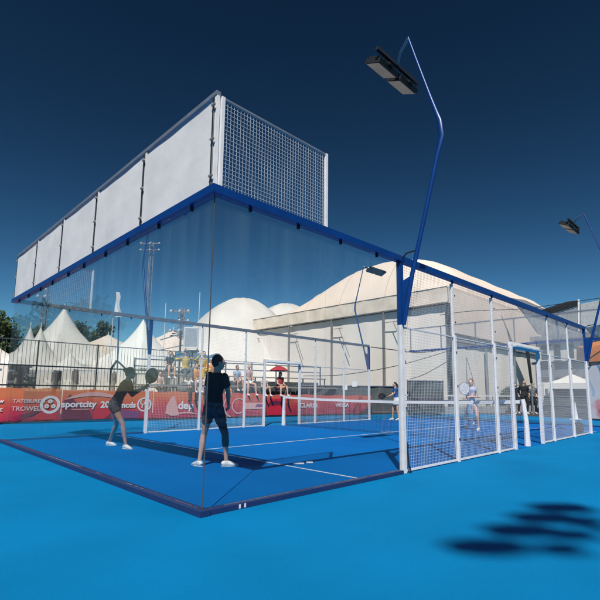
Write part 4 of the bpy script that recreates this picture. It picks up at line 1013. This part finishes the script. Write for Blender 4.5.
up_arms = lambda P, f_, r_: [P-r_*.55+Z*.62+f_*.1, P+r_*.55+Z*.60+f_*.1]
seated('spectator in a dark top sitting leftmost on the grandstand', 170, 351, 19.2, 1.6, shirt='c_black', bottom='c_grey', blen=.7, hair='hairdark')
seated('spectator in yellow with both arms spread wide under the teal sunshade', 186, 349.5, 17.9, 1.78, shirt='c_yellow', sleeve=1.8, bottom='c_grey', blen=1.7, btype='trousers', hands=up_arms, hat='c_grey')
seated('spectator in orange below the display board', 196, 363, 18.2, 1.62, shirt='c_orange', bottom='c_white', blen=.6, sleeve=.7)
seated('tall spectator in yellow standing out beside the glass corner seam', 203.5, 351, 18.6, 1.75, shirt='c_yellow', sleeve=1.6, bottom='c_yellow', btype='trousers', blen=1.8, hair='hairdark')
seated('spectator in a pale orange shirt just left of the head of the man in black', 211.5, 358, 18.6, 1.65, shirt='c_orange', bottom='c_pink', blen=.6, hat='c_white')
seated('spectator in a pale blue top right of the man in black', 237, 365, 19.8, 1.55, shirt='c_sky', bottom='c_pink', blen=.5, skin='skintan')
seated('bald spectator in a pale pink shirt with long bare legs', 248.5, 364, 20.0, 1.66, shirt='c_pink', bottom='c_white', blen=.5, hstyle='bald', spread=.2, foot=.93)
seated('dark haired spectator sitting low left of the girl under the red parasol', 264, 374.5, 20.2, 1.5, shirt='c_pink', bottom='c_black', blen=.5, hstyle='long', foot=.9)
seated('girl with long dark hair in a red top under the red parasol', 280, 371.5, 20.5, 1.55, shirt='c_red', sleeve=.3, bottom='c_red', blen=.3, hstyle='long', spread=.18, foot=.9)
for (x, y, D, c1, lb) in ((228, 383, 19.6, 'c_orange', 'spectator in orange sitting low beside the elbow of the man in black'), (160, 371, 19.0, 'c_pink', 'spectator in pink sitting low right of the black racket'), (192, 375, 18.8, 'c_white', 'spectator in white on the front plank below the board')):
    seated(lb, x, y, D, 1.45, shirt=c1, bottom='c_grey', blen=.6)
# bag
c = dep(186.5, 369, 18.6); bg_ = thing('round_bag', 'round grey bag hung in front of the yellow spectator', 'bag', c)
MB().ball(c, .20, .12, .24, RT, FW, Z, 16, 10).build('bag_body', M['c_grey'], bg_, True); MB().tube([c+RT*-.1+Z*.2, c+Z*.36, c+RT*.1+Z*.2], .014, 6).build('strap', M['c_black'], bg_, True)
c = dep(183, 388, 18.7); bg2 = thing('grey_wheel_bag', 'low grey round bag standing on the front footboard', 'bag', c)
MB().ball(c, .26, .14, .20, RT, FW, Z, 16, 10).build('bag_body', M['c_grey'], bg2, True); MB().tube([c+RT*-.15+Z*.12, c+Z*.26, c+RT*.15+Z*.12], .014, 6).build('handle', M['c_black'], bg2, True)
# red parasol
c = dep(279, 366, 20.5); pr_ = thing('red_parasol', 'small red parasol over the long haired girl', 'parasol', (c.x, c.y, .9))
MB().grid(lambda u, v: c+Vector((math.cos(u*2*math.pi)*.42*v, math.sin(u*2*math.pi)*.42*v, -.20*v**1.8-.02*abs(math.sin(u*4*2*math.pi))*v)), 32, 6).build('canopy', M['redcloth'], pr_, smooth=True, solid=.006)
MB().tube([c+Z*.05, c-Z*.55, c-Z*.62+RT*.03], .009, 6).build('shaft', M['steel'], pr_)
# standing trio by the hall
def standing(label, px, top, D, H, shirt, bottom, **kw):
    hp_ = dep(px, top, D); z0 = 0.0; H_ = min(hp_.z, H); P = Vector((hp_.x, hp_.y, .55*H_)); f_ = Vector(kw.pop('face', (-FWh.x, -FWh.y, 0))); r_ = f_.cross(Z)
    return human(label, f_, P, [Vector((P.x, P.y, .07))-r_*.12, Vector((P.x, P.y, .07))+r_*.12+f_*.08], kw.pop('hands', None) or [P-r_*.26+Z*.0+f_*.06, P+r_*.26+Z*.0+f_*.08], H=H_, vox=.012, shirt=shirt, bottom=bottom, btype='trousers', blen=1.85, **kw)
standing('left of the three dark clothed people seen through the near doorway', 515, 383, 26, 1.75, 'c_black', 'c_black', group='dark clothed people before the hall')
standing('middle of the three dark clothed people seen through the near doorway', 523.5, 379.5, 26, 1.9, 'c_black', 'c_black', group='dark clothed people before the hall', slim=1.2, sleeve=1.6)
standing('right of the three dark clothed people beside the black pole', 532, 384, 26, 1.75, 'c_grey', 'c_black', group='dark clothed people before the hall')
a, b, c = dep(526.5, 344, 24.6), dep(531.5, 383, 24.6), dep(531.5, 383, 24.6); a0 = Vector((a.x, a.y, 0))
bp_ = thing('black_pole', 'thick black pole rising behind the near doorway', 'pole', (b.x, b.y, 0))
MB().tube([(b.x, b.y, 0), b], .045, 8).build('lower_shaft', M['steel'], bp_); MB().tube([b, a], [.07, .10], 8).build('upper_shaft', M['black'], bp_)
# hose-like slim pole behind the woman in white
a, b = dep(466.5, 357, 15.2), dep(466.5, 390, 15.2); c = dep(478, 397, 15.2)
tag(MB().tube([(b.x, b.y, 0), a], [.018, .012], 6).tube([a, c], .010, 6).build('slim_pole', M['steel']), 'slim grey pole with a stay rope behind the woman in white', 'pole')
# things standing at the near fence foot on the right
p = gnd(577.5, 434); bt_ = thing('black_sports_bag', 'small black bag leaning on the last panels of the near mesh fence', 'bag', (p.x, p.y+.0, 0))
MB().ball((p.x, p.y-.05, .17), .13, .10, .17, RTh, FWh, Z, 14, 9).build('bag_body', M['c_black'], bt_, True); MB().tube([(p.x-.05, p.y-.05, .3), (p.x, p.y-.05, .39), (p.x+.05, p.y-.05, .3)], .012, 6).build('handle', M['c_black'], bt_, True)
p = gnd(576, 419.5); cone = thing('white_cone', 'small white cone standing beyond the far end of the court mesh', 'cone', (p.x, p.y, 0))
MB().tube([(p.x, p.y, .02), (p.x, p.y, .75)], [.10, .02], 12).build('cone_body', M['tape'], cone); MB().box(p.x-.2, p.y-.2, 0, p.x+.2, p.y+.2, .03).build('foot', M['tape'], cone)

# things beyond the lens, behind the camera: they show as reflections in the side glass
human('person in red shirt and red trousers standing beyond the near side of the court', (0, 1, 0), (8.0, -3.8, .86), [(7.88, -3.8, .07), (8.12, -3.78, .07)], [(7.7, -3.7, .85), (8.3, -3.7, .85)], H=1.6, shirt='c_red', sleeve=1.7, bottom='c_red', btype='trousers', blen=1.9, vox=.012)
tb = thing('covered_table', 'table under a white stretch cover reaching to points at its legs', 'table', (5.1, -3.5, 0))
MB().box(4.55, -3.75, .86, 5.75, -3.2, .90).build('table_top', M['vinyl'], tb)
for (x_, y_) in ((4.6, -3.24), (5.12, -3.24), (5.7, -3.24)):
    MB().prism([(x_-.22, y_+.03, .855), (x_+.22, y_+.03, .855), (x_+.03, y_+.03, .03), (x_-.03, y_+.03, .03)], (0, -.012, 0)).build('cover_point', M['vinyl'], tb)
    MB().tube([(x_, y_-.02, 0), (x_, y_-.02, .86)], .018, 8).build('leg', M['steel'], tb)

# ------------------------------------------------------------------ trees
def tree(x, y, H, R_, lab, m_='leaf', n=2600, trunk=.3, seed=1, conic=False, ls=.16, grp='trees around the grounds'):
    rd = random.Random(seed); t = thing('tree', lab, 'tree', (x, y, 0), grp); b = Vector((x, y, 0))
    tb_ = MB().tube([b, b+Vector((rd.uniform(-.2, .2), 0, H*.35)), b+Vector((rd.uniform(-.4, .4), .2, H*.7)), b+Vector((0, 0, H*.9))], [trunk*.6, trunk*.45, trunk*.25, .03], 8)
    cl = []
    for i in range(26):
        a = rd.uniform(0, 6.28); h = rd.uniform(.28, .95); k = (1-h)*1.1+.1 if conic else math.sin(min(1, (h-.15)/.85)*math.pi)**.6
        rr = R_*k*rd.uniform(.35, .95); c = b+Vector((math.cos(a)*rr, math.sin(a)*rr, H*h)); cl.append((c, R_*rd.uniform(.22, .42)))
        if i % 3 == 0: tb_.tube([b+Vector((0, 0, H*max(.2, h-.25))), b.lerp(c, .6)+Vector((0, 0, H*h*.35)), c], [trunk*.2, trunk*.12, .02], 5)
    tb_.build('trunk', M['bark'], t, True)
    cr_ = MB()
    for i in range(n):
        c, r_ = cl[rd.randrange(len(cl))]; d = Vector((rd.gauss(0, 1), rd.gauss(0, 1), rd.gauss(0, .8))).normalized()*r_*rd.uniform(.3, 1.08)
        p = c+d; u = Vector((rd.gauss(0, 1), rd.gauss(0, 1), rd.gauss(0, 1))).normalized(); v = u.orthogonal().normalized(); s_ = ls*rd.uniform(.6, 1.4)
        cr_.add([p-u*s_, p-v*s_*.6, p+u*s_, p+v*s_*.6], [(0, 1, 2, 3)])
    cr_.build('crown', M[m_], t)
def tpx(px, ytop, D, R_, lab, **k):
    p = dep(px, ytop, D); tree(p.x, p.y, p.z, R_, lab, **k)
tpx(2, 322, 44, 2.6, 'dark tree at the left edge outside the glass', seed=3, ls=.2)
tpx(-9, 312, 46, 3.2, 'taller dark tree mostly outside the left edge', seed=13, ls=.2)
tpx(78, 322, 50, 2.4, 'dusty tree right of the largest peaked tent', seed=5, m_='leaf2', n=1800, ls=.2)
tpx(103, 322, 46, 2.2, 'dusty tree behind the railing left of the feather flag', seed=6, m_='leaf2', n=2400, conic=True, ls=.2)
tpx(46, 324, 52, 2.0, 'faint tree between the twin spires and the largest tent', seed=9, m_='leaf2', n=1500, ls=.2)
tpx(512, 388, 32, 1.0, 'small bushy tree at the hall foot near the doorway', seed=8, m_='leaf2', n=900, ls=.1, trunk=.1)
tpx(540, 386, 32, 1.0, 'small bushy tree right of the three dark clothed people', seed=18, m_='leaf2', n=900, ls=.1, trunk=.1)
# trees behind the left end of the court, mirrored by the end glass
for i, (x, y, H_) in enumerate(((-4.9, 29, 5.6), (-6.4, 27.8, 6.4), (-8.4, 27, 6.9), (-3.4, 30.5, 5.2))):
    tree(x, y, H_, 2.1, ('dense evergreen of the row left of the court, lower one by the tents', 'dense evergreen of the row left of the court, second in height', 'tallest dense evergreen of the row left of the court', 'lowest evergreen of the row left of the court')[i], n=2600, seed=30+i, ls=.18, grp='evergreens left of the court')

# ------------------------------------------------------------------ unseen buildings and trees added around the camera to darken the glass reflections
def reflection_building(x0, y0, x1, y1, h, lab, m_='grey', d=5):
    A, B = Vector((x0, y0, 0)), Vector((x1, y1, 0)); u = (B-A).normalized(); n_ = Vector((u.y, -u.x, 0))
    if n_.dot(CAMP-A) > 0: n_ = -n_
    t = thing('added_building', lab, 'building', (A+B)/2, 'unseen buildings added to darken the glass reflections')
    L2 = (B-A).length
    MB().prism([A, B, B+n_*d, A+n_*d], (0, 0, h)).build('wall', M[m_], t)
    MB().prism([A-u*.3-n_*.4+Z*h*1.001, B+u*.3-n_*.4+Z*h*1.001, B+u*.3+n_*(d+.3)+Z*h*1.001, A-u*.3+n_*(d+.3)+Z*h*1.001], (0, 0, .25)).build('roof', M['roofgrey'], t)
    k = 1.0
    while k < L2-2.2:
        c = A+u*(k+.7)-n_*.01
        w = MB().frame(c+Z*1.7, u*.7, n_*.02, Z*.6).build('window', M['window'], t)
        MB().frame(c+Z*1.05-n_*.04, u*.75, n_*.05, Z*.03).build('sill', M['steel'], w)
        k += 2.6
reflection_building(-9, -16, 14, -15, 4.2, 'long grey building added behind the camera to darken the reflections')
reflection_building(15, -15, 40, -11, 3.8, 'grey building added further along behind the camera to darken the reflections')
reflection_building(-16, -12, -17, 8, 4.0, 'grey building added to the left of the court to darken the reflections')
reflection_building(-17.5, 9, -18, 30, 3.6, 'grey building added far to the left of the court to darken the reflections')
for i, (x, y, H_, R_) in enumerate(((-12, -11, 7, 2.6), (2, -12.5, 6.5, 2.4), (12, -12, 7.5, 2.8), (24, -9.5, 7, 2.6), (-14, 2, 7, 2.5), (-15, 13, 7.2, 2.6), (34, -8, 7, 2.5))):
    tree(x, y, H_, R_, ('leafy tree added at the corner of the two unseen buildings', 'leafy tree added midway along the long unseen building', 'tallest leafy tree added by the end of the long unseen building', 'leafy tree added before the further unseen building', 'leafy tree added by the left unseen building', 'leafy tree added beside the far left unseen building', 'leafy tree added past the end of the unseen buildings')[i], n=1600, seed=60+i, ls=.24, grp='leafy trees added to darken the glass reflections')
